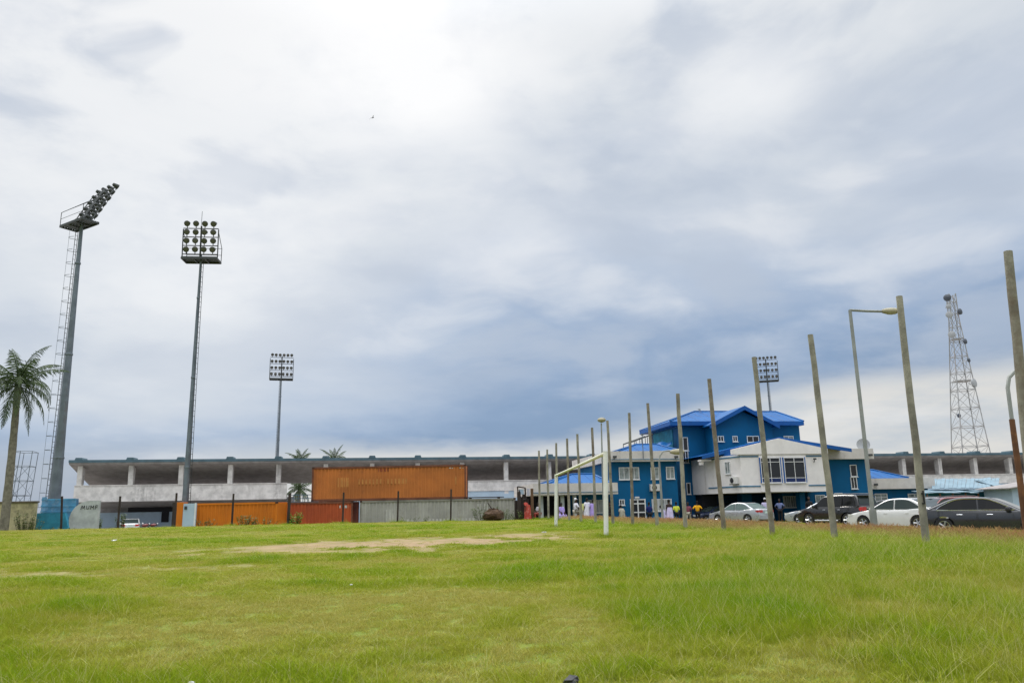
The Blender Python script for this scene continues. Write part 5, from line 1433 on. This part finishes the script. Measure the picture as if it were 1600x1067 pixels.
def person(px, py, Y, face, top, bottom, label, height=1.70, pose='stand', robe=False, cap=None, dz=0.0, pattern=None):
    """face: heading degrees, 0 = away from the camera; py only fixes the sight line across"""
    c = at(px, py, Y); g = gh(c.x, Y) + dz
    t = empty('person', (c.x, Y, g), R_(face), label, 'person', 'people by the blue building')
    k = height / 1.70; seat = pose == 'sit'; bend = pose == 'bend'
    hip = 0.46 if seat else 0.90
    ln = 0.42 if bend else 0.0                                 # forward lean of the trunk (+y is forward)
    T = lambda z, x=0.0, y=0.0: (x, y + ln * max(0, z - 0.95) * 1.0, z - (0.12 * max(0, z - 0.95) if bend else 0))
    sh = 0.51 if not seat else 0.50
    J = {}; P = []; E = []
    def v(nm, x, y, z, r, par=None):
        J[nm] = len(P); P.append((x * k, y * k, z * k, r * k if not isinstance(r, tuple) else (r[0] * k, r[1] * k)))
        if par is not None: E.append((J[par], J[nm]))
    def vt(nm, z, x=0, y=0, r=0.1, par=None): q = T(z, x, y); v(nm, *q, r, par)
    vt('pel', hip, r=(0.15, 0.11)); vt('belly', hip + 0.17, r=(0.135, 0.10), par='pel'); vt('chest', hip + 0.38, r=(0.15, 0.105), par='belly'); vt('neck0', hip + sh, r=0.065, par='chest'); vt('neck', hip + sh + 0.07, r=0.052, par='neck0')
    vt('jaw', hip + sh + 0.14, y=0.025, r=(0.06, 0.068), par='neck'); vt('face', hip + sh + 0.21, y=0.02, r=(0.072, 0.088), par='jaw'); vt('crown', hip + sh + 0.29, y=0.0, r=(0.065, 0.08), par='face')
    vt('nose', hip + sh + 0.20, y=0.125, r=0.016, par='face')
    for s, n in ((-1, 'l'), (1, 'r')):
        vt('ear' + n, hip + sh + 0.21, x=s * 0.085, y=0.0, r=0.018, par='face')
        vt('sho' + n, hip + sh - 0.06, x=s * 0.185, r=0.058, par='chest')
        if pose == 'hips': el, wr = (s * 0.36, -0.06, hip + 0.24), (s * 0.20, 0.05, hip + 0.06)
        elif pose == 'hold': el, wr = (s * 0.25, 0.02, hip + 0.22), (s * 0.10, 0.26, hip + 0.26)
        elif seat: el, wr = (s * 0.25, 0.06, hip + 0.22), (s * 0.16, 0.30, hip + 0.10)
        else: el, wr = (s * 0.245, -0.02, hip + 0.19), (s * 0.255, 0.05, hip - 0.05)
        q = T(el[2], el[0], el[1]); v('elb' + n, *q, 0.042, 'sho' + n); q = T(wr[2], wr[0], wr[1]); v('wri' + n, *q, 0.030, 'elb' + n)
        d = (Vector(P[J['wri' + n]][:3]) - Vector(P[J['elb' + n]][:3])).normalized()
        w0 = Vector(P[J['wri' + n]][:3]) / k; pa = w0 + d * 0.075; v('palm' + n, *pa, (0.040, 0.018), 'wri' + n)
        side = d.cross(Vector((s, 0.2, 0))).normalized()
        for fi, (off, fl) in enumerate(((-0.030, 0.075), (-0.010, 0.09), (0.010, 0.083), (0.030, 0.065))):
            b0 = pa + side * off + d * 0.03; v('f%d%s' % (fi, n), *b0, 0.009, 'palm' + n); b1 = b0 + d * fl * 0.55 + Vector((0, 0.012, 0)); v('g%d%s' % (fi, n), *b1, 0.008, 'f%d%s' % (fi, n)); b2 = b1 + d * fl * 0.4 + Vector((-s * 0.012, 0.015, 0)); v('h%d%s' % (fi, n), *b2, 0.007, 'g%d%s' % (fi, n))
        th = w0 + d * 0.04 - side * 0.045 + Vector((0, 0.02, 0)); v('th' + n, *th, 0.010, 'wri' + n); v('ti' + n, *(th + d * 0.04), 0.008, 'th' + n)
        if seat: kn, an = (s * 0.13, 0.42, 0.48), (s * 0.13, 0.40, 0.08)
        elif pose == 'walk': kn, an = (s * 0.10, 0.14 * s + 0.05, 0.49), (s * 0.10, 0.20 * s - 0.05, 0.08)
        else: kn, an = (s * 0.105, 0.02, 0.49), (s * 0.11, -0.02, 0.08)
        v('hip' + n, s * 0.095, 0, hip - 0.03, 0.085, 'pel'); v('kne' + n, *kn, 0.058, 'hip' + n); v('cal' + n, *(Vector(kn) * 0.55 + Vector(an) * 0.45), 0.052, 'kne' + n); v('ank' + n, *an, 0.036, 'cal' + n)
        v('toe' + n, an[0], an[1] + 0.16, 0.035, (0.04, 0.028), 'ank' + n)
    skin_mesh('body', P, E, M['skin'], t)
    def sub(nm, names, m, grow, root):
        ii = [J[n] for n in names]; mp = {j: i for i, j in enumerate(ii)}
        pp = []
        for j in ii:
            r = P[j][3]; r = r if isinstance(r, tuple) else (r, r); pp.append((*P[j][:3], (r[0] + grow, r[1] + grow)))
        ee = [(mp[a], mp[b]) for a, b in E if a in mp and b in mp]
        skin_mesh(nm, pp, ee, m, t, root=mp[J[root]])
    sub('shirt', ['pel', 'belly', 'chest', 'neck0', 'shol', 'elbl', 'shor', 'elbr'], top, 0.022, 'pel')
    if robe:
        zt, rw = hip + 0.30, 0.20
        ft = 0.05 if not seat else 0.02
        prof = [(0.40 if seat else 0.30, ft), (0.37 if seat else 0.27, ft + 0.3), (0.24, hip - 0.05), (0.19, zt)]
        mb = MB().lathe([(r * k, z * k) for r, z in prof], (0, (0.14 if seat else 0) * k, 0), (0, 0, 1), 18)
        rr = random.Random(px); mb.v = [(x * (1 + 0.10 * math.sin(7 * math.atan2(y, x) + px)), y * (1 + 0.10 * math.sin(7 * math.atan2(y, x) + px)), z) for x, y, z in mb.v]
        mb.build('skirt', bottom, t, smooth=True)
    else:
        sub('trousers', ['pel', 'hipl', 'knel', 'call', 'ankl', 'hipr', 'kner', 'calr', 'ankr'], bottom, 0.024, 'pel')
    hz = T(hip + sh + 0.25, 0, -0.012)
    hm = MB().lathe([(0.098, -0.05), (0.104, 0.0), (0.09, 0.06), (0.05, 0.10), (0.005, 0.112)], (hz[0] * k, hz[1] * k, hz[2] * k), (0, -0.25, 1), 14)
    hm.v = [(x * 0.88, y, z) for x, y, z in hm.v]
    hm.build('cap' if cap else 'hair', cap or M['hair'], t, smooth=True)
    if cap: MB().box(-0.07, 0.07, 0.06 + hz[1], 0.17 + hz[1], hz[2] * k - 0.0, hz[2] * k + 0.015).build('cap_peak', cap, t)
    return t


LIME = cloth('lime_yellow_cloth', (0.55, 0.60, 0.06)); ORG = cloth('orange_yellow_cloth', (0.72, 0.36, 0.01)); BLK = cloth('black_cloth', (0.012, 0.012, 0.014)); BRN = cloth('dark_brown_cloth', (0.03, 0.018, 0.016)); LAV = cloth('lavender_white_cloth', (0.50, 0.46, 0.66)); WHT = cloth('white_cloth', (0.62, 0.62, 0.68))
MAR = cloth('dusky_pink_cloth', (0.20, 0.055, 0.08)); NAV = cloth('navy_cloth', (0.006, 0.014, 0.10)); BLU = cloth('pale_blue_cloth', (0.13, 0.16, 0.30)); PAT = mat('grey_patterned_cloth', (0.34, 0.32, 0.26), 0.85, dirt=(0.06, 0.06, 0.05), dirt_amt=0.7, dirt_scale=6); RDP = mat('red_patterned_cloth', (0.36, 0.05, 0.035), 0.85, dirt=(0.6, 0.5, 0.45), dirt_amt=0.5, dirt_scale=5)
CAPW = cloth('white_cap_cloth', (0.6, 0.6, 0.6)); LAVL = cloth('lilac_cloth', (0.36, 0.28, 0.60))
person(1057, 800, 62.0, 5, LIME, BLK, 'person in a lime yellow shirt and black trousers seen from behind')
person(1090, 800, 63.5, -8, ORG, BLK, 'person in an orange yellow shirt behind the navy car', pose='hips', height=1.78)
person(1046, 800, 60.5, 20, BRN, LAV, 'person in a dark brown top and pale lavender skirt', robe=True, height=1.82)
person(1037.5, 800, 61.5, 60, LAV, LAV, 'person in a pale lavender outfit behind the one in dark brown', robe=True, height=1.5, pose='bend')
person(1075.5, 800, 62.0, 150, MAR, PAT, 'person in a dusky pink shirt and patterned trousers', pose='walk', height=1.66)
person(1014.5, 800, 61.2, 10, NAV, BLK, 'person in navy blue standing right of the glazed door')
person(972, 800, 61.0, 12, PAT, PAT, 'bent person in a grey patterned outfit below the small window', pose='bend', robe=True, height=1.55)
person(953, 800, 61.0, 180, BLK, BLK, 'person in black half hidden by the near goalpost', height=1.68)
person(917.5, 800, 58.2, 25, WHT, WHT, 'person in a white robe, left of the one in lilac', robe=True, height=1.58)
person(927, 800, 58.0, -10, LAVL, LAVL, 'person in a lilac robe before the barred porch window', robe=True, height=1.52)
person(900, 800, 58.5, -70, WHT, PAT, 'person with a white cap sitting by the porch column', pose='sit', cap=CAPW, height=1.95, dz=0.12)
person(904.5, 800, 59.3, 110, WHT, BLK, 'person in a white top turned to the one with a cap', pose='bend', height=1.5)
person(877, 800, 58.0, 200, LAVL, LAVL, 'seated person in lilac right of the far goalpost', pose='sit', robe=True, height=1.55)
person(841.5, 800, 57.8, 120, WHT, RDP, 'seated person in white at the dark porch entrance', pose='sit', height=1.6)
person(824.5, 800, 56.8, 60, RDP, RDP, 'stooping person in a red patterned dress by the scrap frame', pose='bend', robe=True, height=1.5)
person(1196.5, 800, 60.5, 170, LAV, NAV, 'person with a white cap half hidden by a wooden pole', cap=CAPW, height=1.78)
person(1219, 800, 60.8, 160, BLU, BLK, 'person in a pale blue shirt below the white upper block', pose='hips')
person(1265.5, 800, 59.0, 180, BLK, BLK, 'person in black behind the bonnet of the off-roader', height=1.8)

# pink bag and yellow board
c = at(1042.5, 811, 59.8); g = gh(c.x, 59.8)
t = empty('bag', (c.x, 59.8, g), 0, 'bright pink bag on the ground beside the person in dark brown', 'bag')
b = MB().lathe([(0.16, 0.0), (0.24, 0.10), (0.23, 0.28), (0.12, 0.36)], (0, 0, 0), (0, 0, 1), 12); b.build('pouch', cloth('hot_pink_cloth', (0.75, 0.04, 0.18)), t, smooth=True)
MB().path([(0.12 * math.cos(a), 0, 0.34 + 0.16 * math.sin(a)) for a in np.linspace(0, math.pi, 7)], 0.015, 5).build('handle', _cl['hot_pink_cloth'], t)
p, q = at(908.5, 786.5, 60.0), at(915.5, 798, 60.0); g = gh(p.x, 60)
t = empty('notice_board', ((p.x + q.x) / 2, 60.0, g), 0, 'blank pale yellow board on legs beside the porch window', 'board')
w = (q.x - p.x) / 2
MB().box(-w, w, -0.03, 0.03, q.z - g, p.z - g).build('panel', mat('pale_yellow_board', (0.55, 0.56, 0.22), 0.7), t)
for x in (-w + 0.02, w - 0.07): MB().box(x, x + 0.05, -0.02, 0.02, 0, q.z - g - 0.003).build('leg', M['wood'], t)

# ------------------------------------------------------------------ small things in the grass and the air
for (px, py, s, lab) in ((178, 845, 0.07, 'crumpled white plastic bag lying in the far grass on the left'), (300, 1056, 0.014, 'white plastic scrap in the near grass at the bottom left'), (549, 909, 0.013, 'tiny white scrap in the grass at the centre left'), (850, 832, 0.06, 'white scrap on the bare patch before the goal')):
    d = ray(px, py); tt = (0.06 - CAM_Z) / d[2]; p = np.array([0, 0, CAM_Z]) + d * tt; g = gh(p[0], p[1])
    m = MB(); rg = random.Random(px); nn = 6; vs = []
    for i in range(nn):
        for j in range(nn): vs.append(((i / 5 - 0.5) * s * 2.2 + rg.uniform(-.2, .2) * s, (j / 5 - 0.5) * s * 1.6 + rg.uniform(-.2, .2) * s, rg.random() * s * 0.9 + 0.02))
    m.add(vs, [(i * nn + j, (i + 1) * nn + j, (i + 1) * nn + j + 1, i * nn + j + 1) for i in range(nn - 1) for j in range(nn - 1)])
    o = m.build('plastic_litter', M['litter'], loc=(p[0], p[1], g + 0.03)); tag(o, lab, 'litter', 'white litter in the grass')
    sm = o.modifiers.new('thickness', 'SOLIDIFY'); sm.thickness = 0.004
d = ray(893, 1066); tt = (0.03 - CAM_Z) / d[2]; p = np.array([0, 0, CAM_Z]) + d * tt
m = MB().lathe([(0.006, -0.035), (0.018, -0.025), (0.022, 0.0), (0.016, 0.025), (0.005, 0.035)], (0, 0, 0.02), (1, 0, 0.3), 8)
m.v = [(x + rng.uniform(-.008, .008), y + rng.uniform(-.008, .008), z + rng.uniform(-.008, .008)) for x, y, z in m.v]
o = m.build('dark_clod', M['blackplastic'], loc=(p[0], p[1], gh(p[0], p[1]) + 0.05)); tag(o, 'small black lump in the grass at the bottom edge', 'lump')


def bird(loc, rz, label, wing=1.0, roll=0.4):
    t = empty('bird', loc, rz, label, 'bird'); t.rotation_euler = (0, roll, rz)
    MB().lathe([(0.005, -0.22), (0.04, -0.12), (0.055, 0.0), (0.04, 0.1), (0.03, 0.15), (0.005, 0.22)], (0, 0, 0), (1, 0, 0), 8).build('body', M['hair'], t, smooth=True)
    for s in (-1, 1):
        w = MB().add([(0.06, s * 0.03, 0.01), (-0.08, s * 0.03, 0.0), (-0.10, s * 0.3 * wing, 0.12 * wing), (-0.16, s * 0.62 * wing, 0.10 * wing), (0.0, s * 0.34 * wing, 0.15 * wing)], [(0, 1, 2, 4), (4, 2, 3)])
        o = w.build('wing', M['hair'], t, fix=False); q = o.modifiers.new('thickness', 'SOLIDIFY'); q.thickness = 0.012


bird(at(582.5, 184.5, 95), R_(35), 'dark bird gliding high in the cloudy sky', 1.2, -0.5)
p = pv(1093, 641.5, 68.0); bird(uvw(p[0], 68.0, p[1] + 0.1), R_(40), 'dark bird perched on the ridge of the top blue roof', 0.25, 0.0)

# ------------------------------------------------------------------ grass: thousands of tufts, scattered by geometry nodes
def grass_mat(name, ramp, tr=0.35):
    m = bpy.data.materials.new(name); m.use_nodes = True; nt = m.node_tree; nt.nodes.clear()
    a = nt.nodes.new('ShaderNodeAttribute'); a.attribute_type = 'INSTANCER'; a.attribute_name = 'tint'
    cr = nt.nodes.new('ShaderNodeValToRGB'); e = cr.color_ramp
    while len(e.elements) < len(ramp): e.elements.new(0.5)
    for el, (p, c) in zip(e.elements, ramp): el.position = p; el.color = (*c, 1)
    nt.links.new(a.outputs['Fac'], cr.inputs[0])
    at2 = nt.nodes.new('ShaderNodeAttribute'); at2.attribute_name = 'dryness'
    c = mixc(nt, S(nt, at2.outputs['Fac']), S(nt, cr.outputs[0]), (0.42, 0.40, 0.16))
    d = nt.nodes.new('ShaderNodeBsdfPrincipled'); nt.links.new(c.k, d.inputs['Base Color']); d.inputs['Roughness'].default_value = 0.7; d.inputs['Specular IOR Level'].default_value = 0.04
    t = nt.nodes.new('ShaderNodeBsdfTranslucent'); nt.links.new(c.k, t.inputs[0])
    mx = nt.nodes.new('ShaderNodeMixShader'); mx.inputs[0].default_value = tr
    nt.links.new(d.outputs[0], mx.inputs[1]); nt.links.new(t.outputs[0], mx.inputs[2])
    o = nt.nodes.new('ShaderNodeOutputMaterial'); nt.links.new(mx.outputs[0], o.inputs[0])
    return m


GRAMP = [(0.0, (0.32, 0.29, 0.062)), (0.3, (0.275, 0.285, 0.032)), (0.6, (0.215, 0.28, 0.014)), (1.0, (0.135, 0.25, 0.004))]
GM = grass_mat('meadow_grass_blade', GRAMP)
SRAMP = [(0.0, (0.32, 0.30, 0.075)), (0.45, (0.31, 0.235, 0.09)), (1.0, (0.34, 0.165, 0.085))]
SM = grass_mat('seed_grass_stalk', SRAMP, 0.25)


def tuft(name, n, rad, hmin, hmax, w, lean, seed, m, seedhead=False, dry=0.12):
    rg = np.random.RandomState(seed); vs, fs, sh = [], [], []
    for k in range(n):
        a = rg.rand() * 6.283; r = rad * math.sqrt(rg.rand()); bx, by = r * math.cos(a), r * math.sin(a)
        h = hmin + (hmax - hmin) * rg.rand() ** 1.5; az = rg.rand() * 6.283; ln = lean * (0.3 + rg.rand()) * h
        dx, dy = math.cos(az), math.sin(az); sx, sy = -dy, dx
        f2 = rg.rand() * 6.283; sx, sy = math.cos(f2), math.sin(f2)
        dr = 1.0 if rg.rand() < dry else 0.0
        o = len(vs); ww = w * (0.6 + 0.8 * rg.rand())
        for t, wk in ((0, 0.7), (0.4, 1.0), (0.75, 0.7)):
            c = (bx + dx * ln * t * t, by + dy * ln * t * t, h * t * (1 - 0.18 * t * lean))
            vs += [(c[0] - sx * ww * wk, c[1] - sy * ww * wk, c[2]), (c[0] + sx * ww * wk, c[1] + sy * ww * wk, c[2])]; sh += [dr, dr]
        vs.append((bx + dx * ln, by + dy * ln, h * (1 - 0.18 * lean))); sh.append(dr)
        fs += [(o, o + 1, o + 3, o + 2), (o + 2, o + 3, o + 5, o + 4), (o + 4, o + 5, o + 6)]
        if seedhead and rg.rand() < 0.7:
            c = vs[-1]
            for q in range(4):
                o = len(vs); a2 = rg.rand() * 6.283; l = 0.035 + 0.03 * rg.rand(); z = c[2] - 0.02 * q
                ex, ey = math.cos(a2) * l * 0.6, math.sin(a2) * l * 0.6
                vs += [(c[0], c[1], z), (c[0] + ex * 0.5 + 0.004, c[1] + ey * 0.5, z + l * 0.5), (c[0] + ex, c[1] + ey, z + l), (c[0] + ex * 0.5 - 0.004, c[1] + ey * 0.5, z + l * 0.45)]
                sh += [0.0] * 4; fs.append((o, o + 1, o + 2, o + 3))
    me = bpy.data.meshes.new(name); me.from_pydata(vs, [], fs)
    at_ = me.attributes.new('dryness', 'FLOAT', 'POINT'); at_.data.foreach_set('value', np.array(sh, np.float32) * 0.75)  # marks the dry straw-coloured blades
    me.materials.append(m); me.update()
    return bpy.data.objects.new(name, me)


def scatter(name, label, x, y, z, idx, scl, tint, tufts, kind='stuff'):
    src = bpy.data.collections.new(name + '_tufts')
    for i, o in enumerate(tufts): o.name = '%s_tuft_%02d' % (name, i); src.objects.link(o)
    n = len(x)
    me = bpy.data.meshes.new(name); me.vertices.add(n); me.vertices.foreach_set('co', np.stack([x, y, z], -1).astype(np.float32).reshape(-1))
    rs = np.random.RandomState(n)
    for nm, ty, val in (('idx', 'INT', idx.astype(np.int32)), ('tint', 'FLOAT', tint.astype(np.float32))):
        a = me.attributes.new(nm, ty, 'POINT'); a.data.foreach_set('value', val)
    rot = np.stack([rs.uniform(-.12, .12, n), rs.uniform(-.12, .12, n), rs.uniform(0, 6.28, n)], -1).astype(np.float32)
    a = me.attributes.new('rot', 'FLOAT_VECTOR', 'POINT'); a.data.foreach_set('vector', rot.reshape(-1))
    a = me.attributes.new('scl', 'FLOAT_VECTOR', 'POINT'); a.data.foreach_set('vector', scl.astype(np.float32).reshape(-1))
    o = bpy.data.objects.new(name, me); COL.objects.link(o); tag(o, label, kind=kind)
    ng = bpy.data.node_groups.new(name + '_scatter', 'GeometryNodeTree')
    ng.interface.new_socket('Geometry', in_out='INPUT', socket_type='NodeSocketGeometry'); ng.interface.new_socket('Geometry', in_out='OUTPUT', socket_type='NodeSocketGeometry')
    N = ng.nodes; gi = N.new('NodeGroupInput'); go = N.new('NodeGroupOutput'); ip = N.new('GeometryNodeInstanceOnPoints'); ci = N.new('GeometryNodeCollectionInfo')
    ci.inputs['Collection'].default_value = src; ci.inputs['Separate Children'].default_value = True; ci.inputs['Reset Children'].default_value = True
    ip.inputs['Pick Instance'].default_value = True
    def na(nm, ty):
        k = N.new('GeometryNodeInputNamedAttribute'); k.data_type = ty; k.inputs['Name'].default_value = nm
        return k.outputs['Attribute']
    ng.links.new(gi.outputs[0], ip.inputs['Points']); ng.links.new(ci.outputs[0], ip.inputs['Instance'])
    ng.links.new(na('idx', 'INT'), ip.inputs['Instance Index']); ng.links.new(na('scl', 'FLOAT_VECTOR'), ip.inputs['Scale'])
    e2r = N.new('FunctionNodeEulerToRotation'); ng.links.new(na('rot', 'FLOAT_VECTOR'), e2r.inputs[0]); ng.links.new(e2r.outputs[0], ip.inputs['Rotation'])
    ng.links.new(ip.outputs[0], go.inputs[0])
    md = o.modifiers.new('scatter', 'NODES'); md.node_group = ng
    return o


def sample(dens, y0, y1, side=0.80, extra=4.0, seed=1):
    """points in the wedge the camera looks over, dens per square metre"""
    rs = np.random.RandomState(seed)
    W = side * y1 + extra; n = int(dens * (y1 - y0) * 2 * W)
    x = rs.uniform(-W, W, n); y = rs.uniform(y0, y1, n); k = np.abs(x) < side * y + extra
    return x[k], y[k]


def tint_at(x, y, rs):
    big = fbm(x * 0.10 + 3, y * 0.16 + 9, 3); mid_ = fbm(x * 0.45, y * 0.6 + 20, 3)
    side = sstep(-4, 7, x - 0.06 * y)                                   # greener to the right
    t = 0.29 + 0.36 * side + 0.95 * (big - 0.5) + 0.95 * (mid_ - 0.5) + 1.0 * (fbm(x * 1.9 + 7, y * 1.6, 2) - 0.5) + rs.normal(0, 0.09, len(x))
    t = t - 0.12 * sstep(34, 56, y)
    return np.clip(t, 0, 1), side, mid_


def build_grass():
    rs = np.random.RandomState(5)
    short = [tuft('t', 46, 0.075, 0.018, 0.055, 0.0015, 1.0, 20 + i, GM, dry=0.08) for i in range(5)]
    med = [tuft('t', 42, 0.075, 0.03, 0.095, 0.0016, 1.0, 40 + i, GM, dry=0.06) for i in range(5)]
    tall = [tuft('t', 9, 0.10, 0.07, 0.22, 0.0011, 0.8, 60 + i, GM, dry=0.6) for i in range(4)]
    X, Y, Z, I, SC, T = [], [], [], [], [], []
    for dens, y0, y1, fat in ((480, 3.0, 8.5, 1.0), (230, 8.5, 16, 1.35), (95, 16, 30, 2.0), (36, 30, 62, 3.0)):
        x, y = sample(dens, y0, y1, seed=int(y0 * 7))
        n_ = -x * ST + y * CT
        ok = ((x < edge_x(y) + 3.2) | (y < 12.5)) & (n_ < 61); x, y = x[ok], y[ok]
        t, side, mid_ = tint_at(x, y, rs); w = bare(x, y)
        keep = rs.rand(len(x)) > np.clip(w * 1.15 + 0.45 * (1 - sstep(0.15, 0.45, t)), 0, 0.97); x, y, t, side, mid_, w = x[keep], y[keep], t[keep], side[keep], mid_[keep], w[keep]
        n = len(x)
        lush = np.clip(side * 0.5 + (mid_ - 0.42) * 1.4 + (t - 0.36) * 1.1, 0, 1)
        r = rs.rand(n)
        kind = np.where(r < 0.04 + 0.05 * lush + 0.18 * side, 2, np.where(r < 0.12 + 0.75 * lush, 1, 0))
        kind = np.where(w > 0.25, 0, kind)
        idx = np.where(kind == 0, rs.randint(0, 5, n), np.where(kind == 1, 5 + rs.randint(0, 5, n), 10 + rs.randint(0, 4, n)))
        s = (0.75 + 0.5 * rs.rand(n)) * (1 - 0.4 * w); hs = s * (0.70 + 0.75 * lush + 0.25 * side) * (1.0 if fat < 2 else 0.85)
        X.append(x); Y.append(y); Z.append(ground_h(x, y) - 0.006); I.append(idx); T.append(t - 0.35 * w); SC.append(np.stack([s * fat, s * fat, hs], -1))
    # longer grass left standing round the feet of poles, posts and the goal
    rs = np.random.RandomState(31)
    feet = [(o.location.x, o.location.y) for o in bpy.data.objects if o.name.split('.')[0] in ('wooden_pole', 'fence_post')] + [(A.x, A.y), (Bp.x, Bp.y)]
    for fx_, fy_ in feet:
        n = 26; x = fx_ + rs.normal(0, 0.22, n); y = fy_ + rs.normal(-0.05, 0.22, n); s = 0.8 + 0.7 * rs.rand(n); f = 1.0 + fy_ / 30
        X.append(x); Y.append(y); Z.append(ground_h(x, y) - 0.006); I.append(np.where(rs.rand(n) < 0.3, 10 + rs.randint(0, 4, n), 5 + rs.randint(0, 5, n))); T.append(np.clip(0.7 + rs.normal(0, 0.15, n), 0, 1)); SC.append(np.stack([s * f, s * f, s * 1.7], -1))
    scatter('field_grass', 'short uneven meadow grass covering the field', *[np.concatenate(a) for a in (X, Y, Z, I)], np.concatenate(SC), np.concatenate(T), short + med + tall)
    # reddish seed grass behind the poles
    seedt = [tuft('t', 24, 0.14, 0.07, 0.35, 0.0026, 0.5, 80 + i, SM, seedhead=True, dry=0.25) for i in range(5)]
    rs = np.random.RandomState(9)
    X, Y, I, SC, T = [], [], [], [], []
    for dens, y0, y1, fat in ((38, 9, 24, 1.2), (22, 24, 40, 1.7), (12, 40, 60, 2.3)):
        x, y = sample(dens, y0, y1, seed=int(y0 * 3))
        d = x - edge_x(y) + (fbm(x * 0.5, y * 0.5, 3) - 0.5) * 3.4
        ok = (d > 0.4) & (d < 6.5) & (-x * ST + y * CT < 57.5); x, y, d = x[ok], y[ok], d[ok]
        k = rs.rand(len(x)) < sstep(0.4, 2.0, d) * (1 - 0.6 * sstep(4, 7, d)); x, y, d = x[k], y[k], d[k]; n = len(x)
        s = 0.7 + 0.45 * rs.rand(n)
        X.append(x); Y.append(y); I.append(rs.randint(0, 5, n)); SC.append(np.stack([s * fat, s * fat, s * (0.62 + 0.38 * sstep(0, 3, d))], -1))
        T.append(np.clip(0.15 + 0.55 * sstep(0.2, 2.4, d) + 0.9 * (fbm(x * 0.25, y * 0.25 + 50, 2) - 0.5) + rs.normal(0, 0.12, n), 0, 1))
    X, Y, I, SC, T = (np.concatenate(a) for a in (X, Y, I, SC, T))
    scatter('seed_grass', 'tall reddish seed grass between the poles and the car park', X, Y, ground_h(X, Y) - 0.01, I, SC, T, seedt)
    # thin turf of the car park and the strip before the buildings
    turf = [tuft('t', 22, 0.16, 0.04, 0.13, 0.006, 0.8, 120 + i, GM) for i in range(4)]
    rs = np.random.RandomState(19)
    x, y = sample(7, 20, 66, seed=77); d = x - edge_x(y)
    ok = (d > 4) & (vnoise(x * 0.3, y * 0.3) > 0.42) & (-x * ST + y * CT < 61.5); x, y = x[ok], y[ok]; n = len(x)
    s = 1.2 + 0.8 * rs.rand(n)
    scatter('turf_tufts', 'patchy short turf around the parked cars', x, y, ground_h(x, y) - 0.01, rs.randint(0, 4, n), np.stack([s * 1.5, s * 1.5, s], -1), np.clip(0.45 + rs.normal(0, 0.15, n), 0, 1), turf)


build_grass()
